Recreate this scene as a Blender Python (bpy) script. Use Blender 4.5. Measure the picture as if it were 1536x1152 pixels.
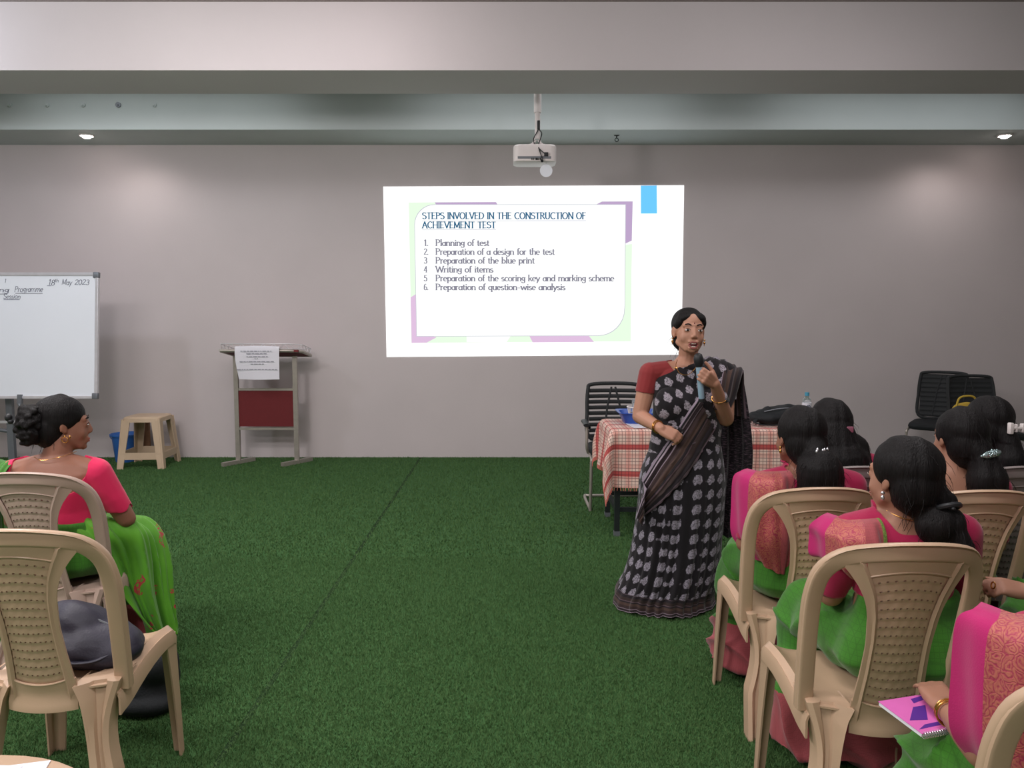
import bpy, bmesh, math, random
import numpy as np
from mathutils import Vector, Matrix, Euler, noise
from mathutils.bvhtree import BVHTree
for _o in list(bpy.data.objects): bpy.data.objects.remove(_o)
SC = bpy.context.scene; COL = SC.collection
PI = math.pi; R = math.radians
# ------------------------------------------------------------------ camera, world, lights, exposure
F = 1160.0; PITCH = 4.73; HC = 1.5
cam_d = bpy.data.cameras.new('camera'); cam = bpy.data.objects.new('camera', cam_d); COL.objects.link(cam)
cam_d.sensor_width = 36.0; cam_d.lens = F/1536*36.0
cam.location = (0, 0, HC); cam.rotation_euler = (R(90-PITCH), 0, 0); SC.camera = cam
SC.view_settings.view_transform = 'Standard'; SC.view_settings.look = 'None'
SC.view_settings.gamma = 1.0; SC.view_settings.use_curve_mapping = False
SC.view_settings.exposure = 0.22
W_ = bpy.data.worlds.new('world'); SC.world = W_; W_.use_nodes = True
W_.node_tree.nodes['Background'].inputs[0].default_value = (.8, .85, 1, 1)
W_.node_tree.nodes['Background'].inputs[1].default_value = 0.25

def area(x, y, z, sx, sy, power, col=(1, .96, .93), rx=0, name='unseen_panel_light', spread=180):
    d = bpy.data.lights.new(name, 'AREA'); d.shape = 'RECTANGLE'; d.size = sx; d.size_y = sy
    d.energy = power; d.color = col; d.spread = R(spread)
    o = bpy.data.objects.new(name, d); COL.objects.link(o); o.location = (x, y, z); o.rotation_euler = (rx, 0, 0)
    return o
def spot(x, y, z, power, ang=110, blend=.8, col=(1, .93, .9), rad=.06, name='downlight_beam'):
    d = bpy.data.lights.new(name, 'SPOT'); d.energy = power; d.spot_size = R(ang); d.spot_blend = blend
    d.color = col; d.shadow_soft_size = rad
    o = bpy.data.objects.new(name, d); COL.objects.link(o); o.location = (x, y, z); return o
def point(x, y, z, power, col=(1, .93, .9), rad=.15, name='unseen_lamp'):
    d = bpy.data.lights.new(name, 'POINT'); d.energy = power; d.color = col; d.shadow_soft_size = rad
    o = bpy.data.objects.new(name, d); COL.objects.link(o); o.location = (x, y, z); return o
# ceiling panels of the bays behind and above the camera
for _x, _e in ((-3.6, 115), (0.0, 55), (3.6, 8)):
    area(_x, 1.2, 3.7, 1.6, .9, _e, (1, .96, .96))
area(-2.0, -2.2, 3.7, 2.0, 1.0, 120, (1, .96, .95)); area(2.5, -2.2, 3.7, 2.0, 1.0, 12, (1, .96, .95))
area(-1.5, 4.5, 3.6, 1.8, .6, 18, (1, .95, .95), R(14))  # unseen panel, tilted forward and added to light the front wall evenly
point(-2.5, 3.6, 3.12, 120, (1, .96, .95), .22); point(1.7, 3.6, 3.12, 46, (1, .95, .96), .22)  # unseen hanging lamps, added to brighten the soffits and beam faces
area(2.6, 4.5, 3.6, 1.2, .6, 6, (1, .94, .95), R(14))  # weaker added panel for the right part of the wall
for _x in (-3.4, 0.4, 3.8): area(_x, 7.1, 3.8, 2.6, .5, 9, (.95, .98, 1))  # unseen panels between the beams, added to lift the rear beam and wall
# lamps close to the front beam, above the frame
point(-4.85, 5.3, 3.38, 50, (.84, .9, 1), .12); point(-1.0, 4.95, 3.72, 8, (1, .86, .86), .1)
for _x in (-3.86, 4.45): spot(_x, 7.93, 3.26, 9, 165, 1.0, (1, .9, .86))

# ------------------------------------------------------------------ helpers: pixels, materials
_p = R(PITCH)
def W(px, py, Y):
    a = (px-768)/F; b = (576-py)/F
    dy = math.cos(_p)+b*math.sin(_p); dz = -math.sin(_p)+b*math.cos(_p); t = Y/dy
    return Vector((a*t, Y, HC+dz*t))
def lin(c):
    c = c/255.0
    return c/12.92 if c <= .04045 else ((c+.055)/1.055)**2.4
def rgb(c): return (lin(c[0]), lin(c[1]), lin(c[2]), 1.0)

class NT:
    def __init__(s, name):
        s.m = bpy.data.materials.new(name); s.m.use_nodes = True; s.t = s.m.node_tree
        s.b = s.t.nodes['Principled BSDF']
    def n(s, typ, **kw):
        nd = s.t.nodes.new(typ)
        for k, v in kw.items(): setattr(nd, k, v)
        return nd
    def link(s, a, b): s.t.links.new(a, b)
    def put(s, inp, v):
        if hasattr(v, 'is_linked') or hasattr(v, 'links'): s.link(v, inp)
        else: inp.default_value = v
    def math(s, op, a, b=None, c=None, clamp=False):
        nd = s.n('ShaderNodeMath', operation=op, use_clamp=clamp)
        s.put(nd.inputs[0], a)
        if b is not None: s.put(nd.inputs[1], b)
        if c is not None: s.put(nd.inputs[2], c)
        return nd.outputs[0]
    def mix(s, f, a, b):
        nd = s.n('ShaderNodeMix', data_type='RGBA')
        s.put(nd.inputs['Factor'], f)
        s.put(nd.inputs[6], a); s.put(nd.inputs[7], b); return nd.outputs[2]
    def noise(s, scale, vec=None, detail=3, rough=.5, dist=0):
        nd = s.n('ShaderNodeTexNoise'); nd.inputs['Scale'].default_value = scale
        nd.inputs['Detail'].default_value = detail; nd.inputs['Roughness'].default_value = rough
        nd.inputs['Distortion'].default_value = dist
        if vec is not None: s.link(vec, nd.inputs['Vector'])
        return nd.outputs['Fac']
    def obj(s): return s.n('ShaderNodeTexCoord').outputs['Object']
    def uv(s):
        u = s.n('ShaderNodeTexCoord').outputs['UV']; sp = s.n('ShaderNodeSeparateXYZ'); s.link(u, sp.inputs[0])
        return sp.outputs[0], sp.outputs[1], u
    def scl(s, vec, sc):
        mp = s.n('ShaderNodeMapping'); s.link(vec, mp.inputs[0]); mp.inputs['Scale'].default_value = sc; return mp.outputs[0]
    def bump(s, h, st=.3, d=.01):
        b = s.n('ShaderNodeBump'); b.inputs['Strength'].default_value = st; b.inputs['Distance'].default_value = d
        s.link(h, b.inputs['Height']); s.link(b.outputs[0], s.b.inputs['Normal'])
    def base(s, c): s.put(s.b.inputs['Base Color'], c)
    def set(s, rough=.6, metal=0, spec=.5, sheen=0):
        s.b.inputs['Roughness'].default_value = rough; s.b.inputs['Metallic'].default_value = metal
        s.b.inputs['Specular IOR Level'].default_value = spec
        if sheen: s.b.inputs['Sheen Weight'].default_value = sheen
        return s

def mk(name, col, rough=.6, metal=0, var=.08, scale=12, bump=0, bscale=80, spec=.4, sheen=0, stretch=None):
    q = NT(name); q.set(rough, metal, spec, sheen)
    v = q.obj()
    if stretch: v = q.scl(v, stretch)
    f = q.noise(scale, v)
    c1 = rgb([x*(1-var) for x in col]); c2 = rgb([min(255, x*(1+var)) for x in col])
    q.base(q.mix(f, c1, c2))
    if bump: q.bump(q.noise(bscale, v, 4), bump, .004)
    return q.m

M = {}
M['wall'] = mk('wall_paint', (205, 195, 196), .75, var=.03, scale=1.3, bump=.12, bscale=45, spec=.2)
M['beam'] = mk('beam_paint', (196, 190, 192), .8, var=.02, scale=1.5, bump=.08, bscale=60, spec=.2)
M['beam_grey'] = mk('beam_grey_paint', (190, 197, 197), .85, var=.03, scale=1.5, bump=.08, bscale=60, spec=.15)
M['ceil'] = mk('ceiling_paint', (150, 140, 138), .85, var=.03, scale=1.5, spec=.2)
M['chair'] = mk('beige_plastic', (190, 160, 134), .36, var=.03, scale=6, bump=.05, bscale=200, spec=.5)
M['chair_grey'] = mk('greyish_plastic', (176, 152, 140), .4, var=.04, scale=6, bump=.05, bscale=200, spec=.5)
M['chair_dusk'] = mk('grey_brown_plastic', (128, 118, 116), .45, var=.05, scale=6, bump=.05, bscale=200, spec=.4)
M['stool'] = mk('stool_plastic', (198, 174, 148), .5, var=.03, scale=6)
M['steel'] = mk('brushed_steel', (176, 168, 160), .35, .55, var=.08, scale=20)
M['alu'] = mk('aluminium', (220, 220, 224), .3, .6, var=.05, scale=20)
M['greymetal'] = mk('grey_painted_metal', (118, 122, 128), .45, .4, var=.05)
M['darkmetal'] = mk('dark_green_metal', (38, 44, 44), .5, .3, var=.1)
M['maroon'] = mk('maroon_laminate', (106, 30, 34), .7, var=.06, scale=30, bump=.05)
M['paper'] = mk('white_paper', (222, 220, 228), .7, var=.01)
M['board'] = mk('whiteboard_enamel', (236, 240, 248), .28, var=.01, scale=2)
M['ink'] = mk('marker_ink', (100, 102, 122), .6, var=.02)
M['ink2'] = mk('grey_print', (150, 150, 160), .7, var=.02)
M['blue'] = mk('blue_plastic', (52, 104, 180), .4, var=.06, scale=8)
M['traybl'] = mk('blue_tray_plastic', (44, 82, 170), .35, var=.05)
M['black'] = mk('black_plastic', (30, 31, 34), .5, var=.1, scale=20)
M['mesh'] = mk('black_mesh_back', (38, 40, 42), .7, var=.1, scale=60, bump=.2, bscale=300)
M['bag'] = mk('black_bag_fabric', (24, 27, 30), .75, var=.2, scale=14, bump=.4, bscale=160)
M['navy'] = mk('navy_bag_fabric', (42, 40, 54), .55, var=.15, scale=9, bump=.3, bscale=140)
M['yellow'] = mk('yellow_fabric', (196, 164, 62), .7, var=.08, bump=.2)
M['tan'] = mk('tan_fabric', (110, 96, 84), .8, var=.1, bump=.2)
M['white'] = mk('white_plastic', (222, 214, 212), .45, var=.02)
M['gold'] = mk('gold', (214, 160, 92), .25, 1.0, var=.05)
M['silver'] = mk('silver', (214, 214, 220), .25, .9, var=.05)
M['hairpink'] = mk('hair_clip_pink', (150, 90, 110), .35, .3)
M['micblue'] = mk('mic_blue_grey', (150, 178, 198), .35, .2, var=.03)
M['teeth'] = mk('teeth', (226, 208, 196), .4, var=.01)
M['mouth'] = mk('mouth_inside', (84, 34, 34), .6)
M['lip'] = mk('lips', (150, 84, 78), .5, var=.03)
M['eyew'] = mk('eye_white', (206, 196, 192), .35, var=.01)
M['iris'] = mk('iris', (34, 22, 20), .3)
M['bindi'] = mk('bindi_red', (92, 26, 30), .5)
M['card'] = mk('brown_cardboard', (136, 100, 74), .8, var=.05)
M['nail'] = mk('nail', (206, 168, 158), .35, var=.02)

def skin(name, col):
    q = NT(name); q.set(.52, 0, .35)
    f = q.noise(7, q.obj(), 4)
    q.base(q.mix(f, rgb([x*.93 for x in col]), rgb([min(255, x*1.06) for x in col])))
    q.b.inputs['Subsurface Weight'].default_value = .08
    q.b.inputs['Subsurface Radius'].default_value = (.02, .008, .004)
    q.bump(q.noise(260, q.obj(), 3), .06, .002); return q.m
M['skin'] = skin('skin_warm_brown', (178, 130, 108))
M['skin2'] = skin('skin_brown', (146, 100, 82))
M['skin3'] = skin('skin_light_brown', (160, 116, 96))

def hairmat():
    q = NT('black_hair'); q.set(.55, 0, .18)
    v = q.scl(q.obj(), (190, 190, 9)); f = q.noise(1, v, 3, .6, .4)
    q.base(q.mix(f, rgb((9, 8, 9)), rgb((26, 22, 23))))
    q.bump(f, .7, .006); return q.m
M['hair'] = hairmat()

def cloth(name, col, var=.08, check=0, sheen=.2, rough=.75, bump=.25):
    q = NT(name); q.set(rough, 0, .25, sheen)
    v = q.obj(); f = q.noise(9, v, 4)
    c = q.mix(f, rgb([x*(1-var) for x in col]), rgb([min(255, x*(1+var)) for x in col]))
    if check:      # fine woven check of darker yarns
        sp = q.n('ShaderNodeSeparateXYZ'); q.link(v, sp.inputs[0])
        g = None
        for k in range(3):
            w = q.math('FRACT', q.math('MULTIPLY', sp.outputs[k], 1/check))
            l = q.math('LESS_THAN', w, .14)
            g = l if g is None else q.math('MAXIMUM', g, l)
        c = q.mix(q.math('MULTIPLY', g, .28), c, rgb([x*.62 for x in col]))
    q.base(c); q.bump(q.noise(300, v, 3), bump, .002); return q.m
M['green'] = cloth('green_silk', (58, 118, 32), .14, .016)
M['green_dark'] = cloth('green_silk_plain', (62, 128, 40), .12)
M['magenta'] = cloth('magenta_silk', (176, 28, 98), .07)
M['crimson'] = cloth('crimson_blouse', (160, 24, 70), .07)
M['hotpink'] = cloth('hot_pink_blouse', (222, 42, 92), .05)
M['salmon'] = cloth('salmon_zari', (166, 78, 84), .10, .006)
M['redblouse'] = cloth('red_brown_blouse', (134, 44, 46), .06)

def brocade(name, c1, c2, scale=70):
    q = NT(name); q.set(.5, .15, .4, .1)
    v = q.obj()
    vo = q.n('ShaderNodeTexVoronoi', feature='DISTANCE_TO_EDGE'); vo.inputs['Scale'].default_value = scale*.55
    nz = q.n('ShaderNodeTexNoise'); nz.inputs['Scale'].default_value = scale*.5; q.link(v, nz.inputs['Vector'])
    ad = q.n('ShaderNodeVectorMath', operation='MULTIPLY_ADD'); q.link(nz.outputs['Color'], ad.inputs[0])
    ad.inputs[1].default_value = (.03, .03, .03); q.link(v, ad.inputs[2]); q.link(ad.outputs[0], vo.inputs['Vector'])
    d = q.math('PINGPONG', vo.outputs['Distance'], .11)
    f = q.math('MULTIPLY', d, 13, clamp=True)
    f2 = q.math('GREATER_THAN', q.noise(scale*1.6, v, 3), .5)
    f = q.math('ADD', q.math('MULTIPLY', f, .75), q.math('MULTIPLY', f2, .25))
    q.base(q.mix(f, rgb(c1), rgb(c2))); q.bump(f, .3, .002); return q.m
M['brocade'] = brocade('magenta_gold_brocade', (156, 38, 76), (184, 104, 88))
M['brocade_green'] = brocade('green_gold_piping', (50, 110, 40), (150, 170, 84), 120)

def print_nodes(q, u, v, cw, ch, dark, light):
    """black cloth with staggered block-printed leaf motifs"""
    row = q.math('FLOOR', q.math('DIVIDE', v, ch))
    sh = q.math('MULTIPLY', q.math('MODULO', row, 2.0), .5)
    us = q.math('ADD', q.math('DIVIDE', u, cw), sh)
    p = q.math('SUBTRACT', q.math('FRACT', us), .5)
    r = q.math('SUBTRACT', q.math('FRACT', q.math('DIVIDE', v, ch)), .5)
    p = q.math('ADD', p, q.math('MULTIPLY', r, .22))
    best = None
    for (cx, cy, rr) in ((0, .30, .085), (-.10, .14, .15), (.11, .14, .15), (-.17, -.05, .17), (.17, -.05, .17), (0, -.19, .17), (0, 0, .2)):
        dx = q.math('MULTIPLY', q.math('SUBTRACT', p, cx), cw/ch); dy = q.math('SUBTRACT', r, cy)
        d = q.math('SQRT', q.math('ADD', q.math('MULTIPLY', dx, dx), q.math('MULTIPLY', dy, dy)))
        e = q.math('SUBTRACT', rr, d)
        best = e if best is None else q.math('MAXIMUM', best, e)
    m = q.math('MULTIPLY', best, 26, clamp=True)
    lace = q.math('GREATER_THAN', q.noise(150, q.obj(), 2), .47)
    lace = q.math('ADD', .42, q.math('MULTIPLY', lace, .58))
    return q.mix(q.math('MULTIPLY', m, lace), dark, light)
def stripes(q, t, cols, n):
    """thin woven stripes along coordinate t"""
    f = q.math('FRACT', q.math('MULTIPLY', t, n))
    cr = q.n('ShaderNodeValToRGB'); cr.color_ramp.interpolation = 'CONSTANT'
    el = cr.color_ramp.elements
    while len(el) < len(cols): el.new(.5)
    for i, (pos, c) in enumerate(cols): el[i].position = pos; el[i].color = rgb(c)
    q.link(f, cr.inputs[0]); return cr.outputs[0]
BK = (26, 23, 27)
STR = [(0, (140, 126, 140)), (.05, BK), (.10, (156, 140, 152)), (.14, (44, 34, 38)), (.24, (132, 116, 128)), (.27, (58, 44, 44)),
       (.42, (76, 58, 52)), (.55, (40, 34, 38)), (.62, (92, 74, 80)), (.66, (54, 42, 40)), (.80, (36, 30, 34)), (.93, (96, 80, 88))]
def sari_mat():
    q = NT('black_block_print_sari'); q.set(.8, 0, .2, .15)
    u, v, _ = q.uv()
    c = print_nodes(q, u, v, .062, .074, rgb(BK), rgb((142, 136, 148)))
    st = stripes(q, v, STR, 1/.105)
    c = q.mix(q.math('LESS_THAN', v, .10), c, st)
    q.base(c); q.bump(q.noise(300, q.obj(), 3), .2, .002); return q.m
M['sari'] = sari_mat()
def top_mat():
    q = NT('black_block_print_bodice'); q.set(.8, 0, .2, .15)
    u, v, _ = q.uv()
    q.base(print_nodes(q, u, v, .066, .070, rgb(BK), rgb((156, 148, 158)))); q.bump(q.noise(300, q.obj(), 3), .2, .002); return q.m
M['saritop'] = top_mat()
def stripe_mat(name, n):
    q = NT(name); q.set(.8, 0, .2, .15); u, v, _ = q.uv()
    q.base(stripes(q, u, STR, n)); q.bump(q.noise(300, q.obj(), 3), .2, .002); return q.m
M['band'] = stripe_mat('striped_sari_border', 1.0)
def pallu_mat():
    q = NT('dark_streaked_pallu'); q.set(.8, 0, .2, .15); u, v, vec = q.uv()
    f = q.noise(1, q.scl(vec, (9, 150, 1)), 3, .6)
    f = q.math('MULTIPLY', q.math('SUBTRACT', f, .5), 4, clamp=True)
    q.base(q.mix(f, rgb((27, 23, 28)), rgb((112, 90, 104)))); return q.m
M['pallu'] = pallu_mat()

def check_mat():
    q = NT('red_checked_tablecloth'); q.set(.85, 0, .15, .1); u, v, vec = q.uv()
    def line(t, per, w, off=0.0):
        return q.math('LESS_THAN', q.math('FRACT', q.math('ADD', q.math('DIVIDE', t, per), off)), w)
    base = q.mix(q.noise(5, vec), rgb((232, 196, 182)), rgb((236, 214, 200)))
    soft = q.math('MULTIPLY', line(u, .088, .36), .45)
    c = q.mix(soft, base, rgb((214, 128, 116)))
    c = q.mix(q.math('MULTIPLY', line(v, .075, .4, .2), .35), c, rgb((222, 140, 126)))
    c = q.mix(q.math('MULTIPLY', line(v, .185, .2, .0), .9), c, rgb((190, 66, 66)))
    g = q.math('MAXIMUM', line(u, .023, .15), line(v, .023, .15))
    c = q.mix(q.math('MULTIPLY', g, .8), c, rgb((92, 48, 56)))
    q.base(c); q.bump(q.noise(400, vec), .2, .002); return q.m
M['check'] = check_mat()
def turf_mat():
    q = NT('artificial_turf'); q.set(.85, 0, .15)
    v = q.obj(); a = q.noise(90, v, 3); b = q.noise(.8, v, 3)
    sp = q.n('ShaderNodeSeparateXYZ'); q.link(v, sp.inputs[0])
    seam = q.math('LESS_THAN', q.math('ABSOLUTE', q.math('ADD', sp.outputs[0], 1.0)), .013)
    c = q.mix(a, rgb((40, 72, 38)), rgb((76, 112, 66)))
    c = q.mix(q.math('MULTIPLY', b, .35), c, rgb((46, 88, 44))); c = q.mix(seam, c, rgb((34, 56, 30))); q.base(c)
    q.bump(a, .5, .01); return q.m
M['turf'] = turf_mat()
def blade_mat():
    q = NT('turf_blades'); q.set(.8, 0, .2)
    v = q.obj(); a = q.noise(60, v, 2); b = q.noise(.7, v, 3)
    c = q.mix(a, rgb((52, 84, 42)), rgb((100, 130, 80)))
    q.base(q.mix(q.math('MULTIPLY', b, .3), c, rgb((52, 96, 50)))); return q.m
M['blade'] = blade_mat()
def emit(name, col, st):
    q = NT(name); q.base(rgb((10, 10, 10))); q.set(.9, 0, 0)
    q.b.inputs['Emission Color'].default_value = rgb(col); q.b.inputs['Emission Strength'].default_value = st; return q.m
M['lamp'] = emit('lamp_glow', (255, 240, 232), 30)
def glass(name, col):
    q = NT(name); q.set(.08, 0, .5); q.base(rgb(col)); q.b.inputs['Transmission Weight'].default_value = .85
    q.b.inputs['IOR'].default_value = 1.3; return q.m
M['glass'] = glass('clear_glass', (236, 240, 244))

# ------------------------------------------------------------------ mesh helpers
def catmull(P, n):
    """resample a polyline P (k,d) with n points, Catmull-Rom, roughly even in parameter"""
    P = np.asarray(P, float); k = len(P)
    if k == 2: 
        t = np.linspace(0, 1, n)[:, None]; return P[0]*(1-t)+P[1]*t
    Q = np.vstack([2*P[0]-P[1], P, 2*P[-1]-P[-2]])
    out = []
    for t in np.linspace(0, k-1, n):
        i = min(int(t), k-2); f = t-i; a, b, c, d = Q[i], Q[i+1], Q[i+2], Q[i+3]
        out.append(.5*((2*b)+(-a+c)*f+(2*a-5*b+4*c-d)*f*f+(-a+3*b-3*c+d)*f**3))
    return np.array(out)

class MB:
    def __init__(s): s.v = []; s.f = []; s.uv = []; s.M = Matrix.Identity(4); s.mi = []; s.cur = 0
    def add(s, vs, fs, uv=None):
        o = len(s.v)
        for v in vs: s.v.append(tuple(s.M @ Vector(v)))
        flip = s.M.determinant() < 0
        for f in fs:
            f = [i+o for i in f]; s.f.append(f[::-1] if flip else f); s.mi.append(s.cur)
        if uv is None: uv = [(0, 0)]*len(vs)
        s.uv += list(uv)
    def box(s, x0, x1, y0, y1, z0, z1):
        s.add([(x0,y0,z0),(x1,y0,z0),(x1,y1,z0),(x0,y1,z0),(x0,y0,z1),(x1,y0,z1),(x1,y1,z1),(x0,y1,z1)],
              [(3,2,1,0),(4,5,6,7),(0,1,5,4),(1,2,6,5),(2,3,7,6),(3,0,4,7)])
    def rbox(s, x0, x1, y0, y1, z0, z1, b=.01):
        cx, cy = (x0+x1)/2, (y0+y1)/2
        rr = [(z0, -b), (z0+b*.3, -b*.3), (z0+b, 0), (z1-b, 0), (z1-b*.3, -b*.3), (z1, -b)]
        s.loft([(cx, cy, z, (x1-x0)/2+d, (y1-y0)/2+d, 0, 8) for z, d in rr], 32)
    def loft(s, rings, n=24, uvr=None):
        """rings (cx,cy,cz,rx,ry,rot,exp) horizontal super-ellipses"""
        vs = []; fs = []
        for (cx, cy, cz, rx, ry, rot, ex) in rings:
            for i in range(n):
                a = 2*PI*i/n; c, d = math.cos(a), math.sin(a)
                x = rx*math.copysign(abs(c)**(2/ex), c); y = ry*math.copysign(abs(d)**(2/ex), d)
                vs.append((cx+x*math.cos(rot)-y*math.sin(rot), cy+x*math.sin(rot)+y*math.cos(rot), cz))
        m = len(rings)
        for j in range(m-1):
            for i in range(n):
                k = (i+1) % n; fs.append((j*n+i, j*n+k, (j+1)*n+k, (j+1)*n+i))
        fs.append(tuple(range(n))[::-1]); fs.append(tuple(range((m-1)*n, m*n)))
        s.add(vs, fs)
    def tube(s, pts, rad, n=12, up=(0, 0, 1), ex=2, closed=False):
        """sweep; rad: list of r or (ra,rb): ra along 'side', rb along 'up'"""
        P = [Vector(p) for p in pts]; m = len(P); vs = []; fs = []
        upv = Vector((0, 0, 1)) if up == 'auto' else Vector(up)
        if not isinstance(rad, (list,)): rad = [rad]*m
        prev = None
        for j in range(m):
            if closed: t = P[(j+1) % m]-P[j-1]
            else: t = P[min(j+1, m-1)]-P[max(j-1, 0)]
            t.normalize()
            if up == 'auto':
                if prev is None: prev = Vector((0, 0, 1)) if abs(t.z) < .9 else Vector((1, 0, 0))
                u = (prev-t*prev.dot(t)).normalized(); prev = u
            else:
                u = upv-t*upv.dot(t)
                if u.length < .05: u = Vector((0, 1, 0))-t*t.y
                u.normalize()
            sd = t.cross(u)
            r = rad[j]; ra, rb = (r, r) if not isinstance(r, (tuple, list)) else r
            for i in range(n):
                a = 2*PI*i/n; c, d = math.cos(a), math.sin(a)
                q = P[j]+sd*(ra*math.copysign(abs(c)**(2/ex), c))+u*(rb*math.copysign(abs(d)**(2/ex), d))
                vs.append(q)
        mm = m if closed else m-1
        for j in range(mm):
            j2 = (j+1) % m
            for i in range(n):
                k = (i+1) % n; fs.append((j*n+i, j*n+k, j2*n+k, j2*n+i))
        if not closed:
            fs.append(tuple(range(n))[::-1]); fs.append(tuple(range((m-1)*n, m*n)))
        s.add(vs, fs)
    def cap(s, a, b, ra, rb, n=14):
        """tapered capsule with round ends"""
        a = Vector(a); b = Vector(b); t = (b-a); L = t.length
        if L < 1e-6: t = Vector((0, 0, 1))
        else: t.normalize()
        pts = []; rr = []
        for k in range(5):
            th = PI/2*(1-k/4.); pts.append(a-t*ra*math.sin(th)); rr.append(max(ra*math.cos(th), ra*.05))
        for k in range(5):
            th = PI/2*k/4.; pts.append(b+t*rb*math.sin(th)); rr.append(max(rb*math.cos(th), rb*.05))
        s.tube(pts, rr, n, up='auto')
    def ell(s, c, r, rot=None, n=18, m=10):
        vs = []; fs = []
        Rm = Euler(rot).to_matrix() if rot else Matrix.Identity(3)
        c = Vector(c)
        for j in range(1, m):
            th = PI*j/m
            for i in range(n):
                a = 2*PI*i/n
                vs.append(c+Rm @ Vector((r[0]*math.sin(th)*math.cos(a), r[1]*math.sin(th)*math.sin(a), -r[2]*math.cos(th))))
        b = len(vs); vs.append(c+Rm @ Vector((0, 0, -r[2]))); vs.append(c+Rm @ Vector((0, 0, r[2])))
        for j in range(m-2):
            for i in range(n):
                k = (i+1) % n; fs.append((j*n+i, j*n+k, (j+1)*n+k, (j+1)*n+i))
        for i in range(n):
            k = (i+1) % n; fs.append((b, k, i)); fs.append((b+1, (m-2)*n+i, (m-2)*n+k))
        s.add(vs, fs)
    def torus(s, c, r, t, normal=(0, 0, 1), n=24, k=8, sq=1.0):
        nv = Vector(normal).normalized(); q = nv.to_track_quat('Z', 'Y')
        s.tube([Vector(c)+q @ Vector((r*math.cos(2*PI*i/n), r*sq*math.sin(2*PI*i/n), 0)) for i in range(n)], t, k, up=tuple(nv), closed=True)
    def mesh(s, name, smooth=True, ang=40):
        me = bpy.data.meshes.new(name); me.from_pydata(s.v, [], s.f)
        uvl = me.uv_layers.new(name='UVMap'); li = np.empty(len(me.loops), np.int32); me.loops.foreach_get('vertex_index', li)
        uvl.data.foreach_set('uv', np.asarray(s.uv, np.float32)[li].ravel())
        if any(s.mi): me.polygons.foreach_set('material_index', s.mi)
        if smooth:
            me.polygons.foreach_set('use_smooth', [True]*len(me.polygons)); me.set_sharp_from_angle(angle=R(ang))
        me.update(); return me

def link(name, me, mats, parent=None):
    o = bpy.data.objects.new(name, me); COL.objects.link(o)
    if not isinstance(mats, (list, tuple)): mats = [mats]
    if len(me.materials): me.materials.clear()
    for m in mats: me.materials.append(m)
    if parent is not None: o.parent = parent
    return o
def part(name, mb, mat, parent=None, smooth=True, ang=40, label=None):
    o = link(name, mb.mesh(name, smooth, ang) if isinstance(mb, MB) else mb, mat, parent)
    if label: o['label'] = label
    return o
def tag(o, label, cat, group=None):
    o['label'] = label; o['category'] = cat
    if group: o['group'] = group
    return o
def root(name, loc, label, cat, rz=0, group=None):
    o = bpy.data.objects.new(name, None); COL.objects.link(o); o.location = loc; o.rotation_euler = (0, 0, rz)
    o.empty_display_size = .1
    return tag(o, label, cat, group)
def struct(name, mb, mat, smooth=False):
    o = link(name, mb.mesh(name, smooth), mat); o['kind'] = 'structure'; return o
def copytree(o, parent=None):
    c = o.copy(); COL.objects.link(c); c.parent = parent
    for ch in list(o.children): copytree(ch, c)
    return c
def grid_solid(mb, P, th, uv=None, closed_u=False):
    """P (nv,nu,3) -> slab of thickness th"""
    nv, nu, _ = P.shape
    du = np.gradient(P, axis=1); dv = np.gradient(P, axis=0)
    if closed_u: du = (np.roll(P, -1, 1)-np.roll(P, 1, 1))*.5
    N = np.cross(du, dv); N /= np.maximum(np.linalg.norm(N, axis=2, keepdims=True), 1e-9)
    A = (P+N*th/2).reshape(-1, 3); B = (P-N*th/2).reshape(-1, 3); k = nv*nu
    fs = []; idx = lambda j, i: j*nu+(i % nu)
    ru = nu if closed_u else nu-1
    for j in range(nv-1):
        for i in range(ru):
            a, b, c, d = idx(j, i), idx(j, i+1), idx(j+1, i+1), idx(j+1, i)
            fs.append((a, b, c, d)); fs.append((k+d, k+c, k+b, k+a))
    for i in range(ru):
        a, b = idx(0, i), idx(0, i+1); fs.append((b, a, k+a, k+b))
        a, b = idx(nv-1, i), idx(nv-1, i+1); fs.append((a, b, k+b, k+a))
    if not closed_u:
        for j in range(nv-1):
            a, b = idx(j, 0), idx(j+1, 0); fs.append((a, b, k+b, k+a))
            a, b = idx(j, nu-1), idx(j+1, nu-1); fs.append((b, a, k+a, k+b))
    if uv is None:
        uv = [(i/(nu-1), j/(nv-1)) for j in range(nv) for i in range(nu)]
    mb.add(np.vstack([A, B]).tolist(), fs, list(uv)*2)
def net(ctrl, nu, nv):
    C = np.array([[tuple(p) for p in row] for row in ctrl], float)
    C = np.array([catmull(r, nu) for r in C])
    return np.stack([catmull(C[:, i], nv) for i in range(nu)], axis=1)
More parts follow.
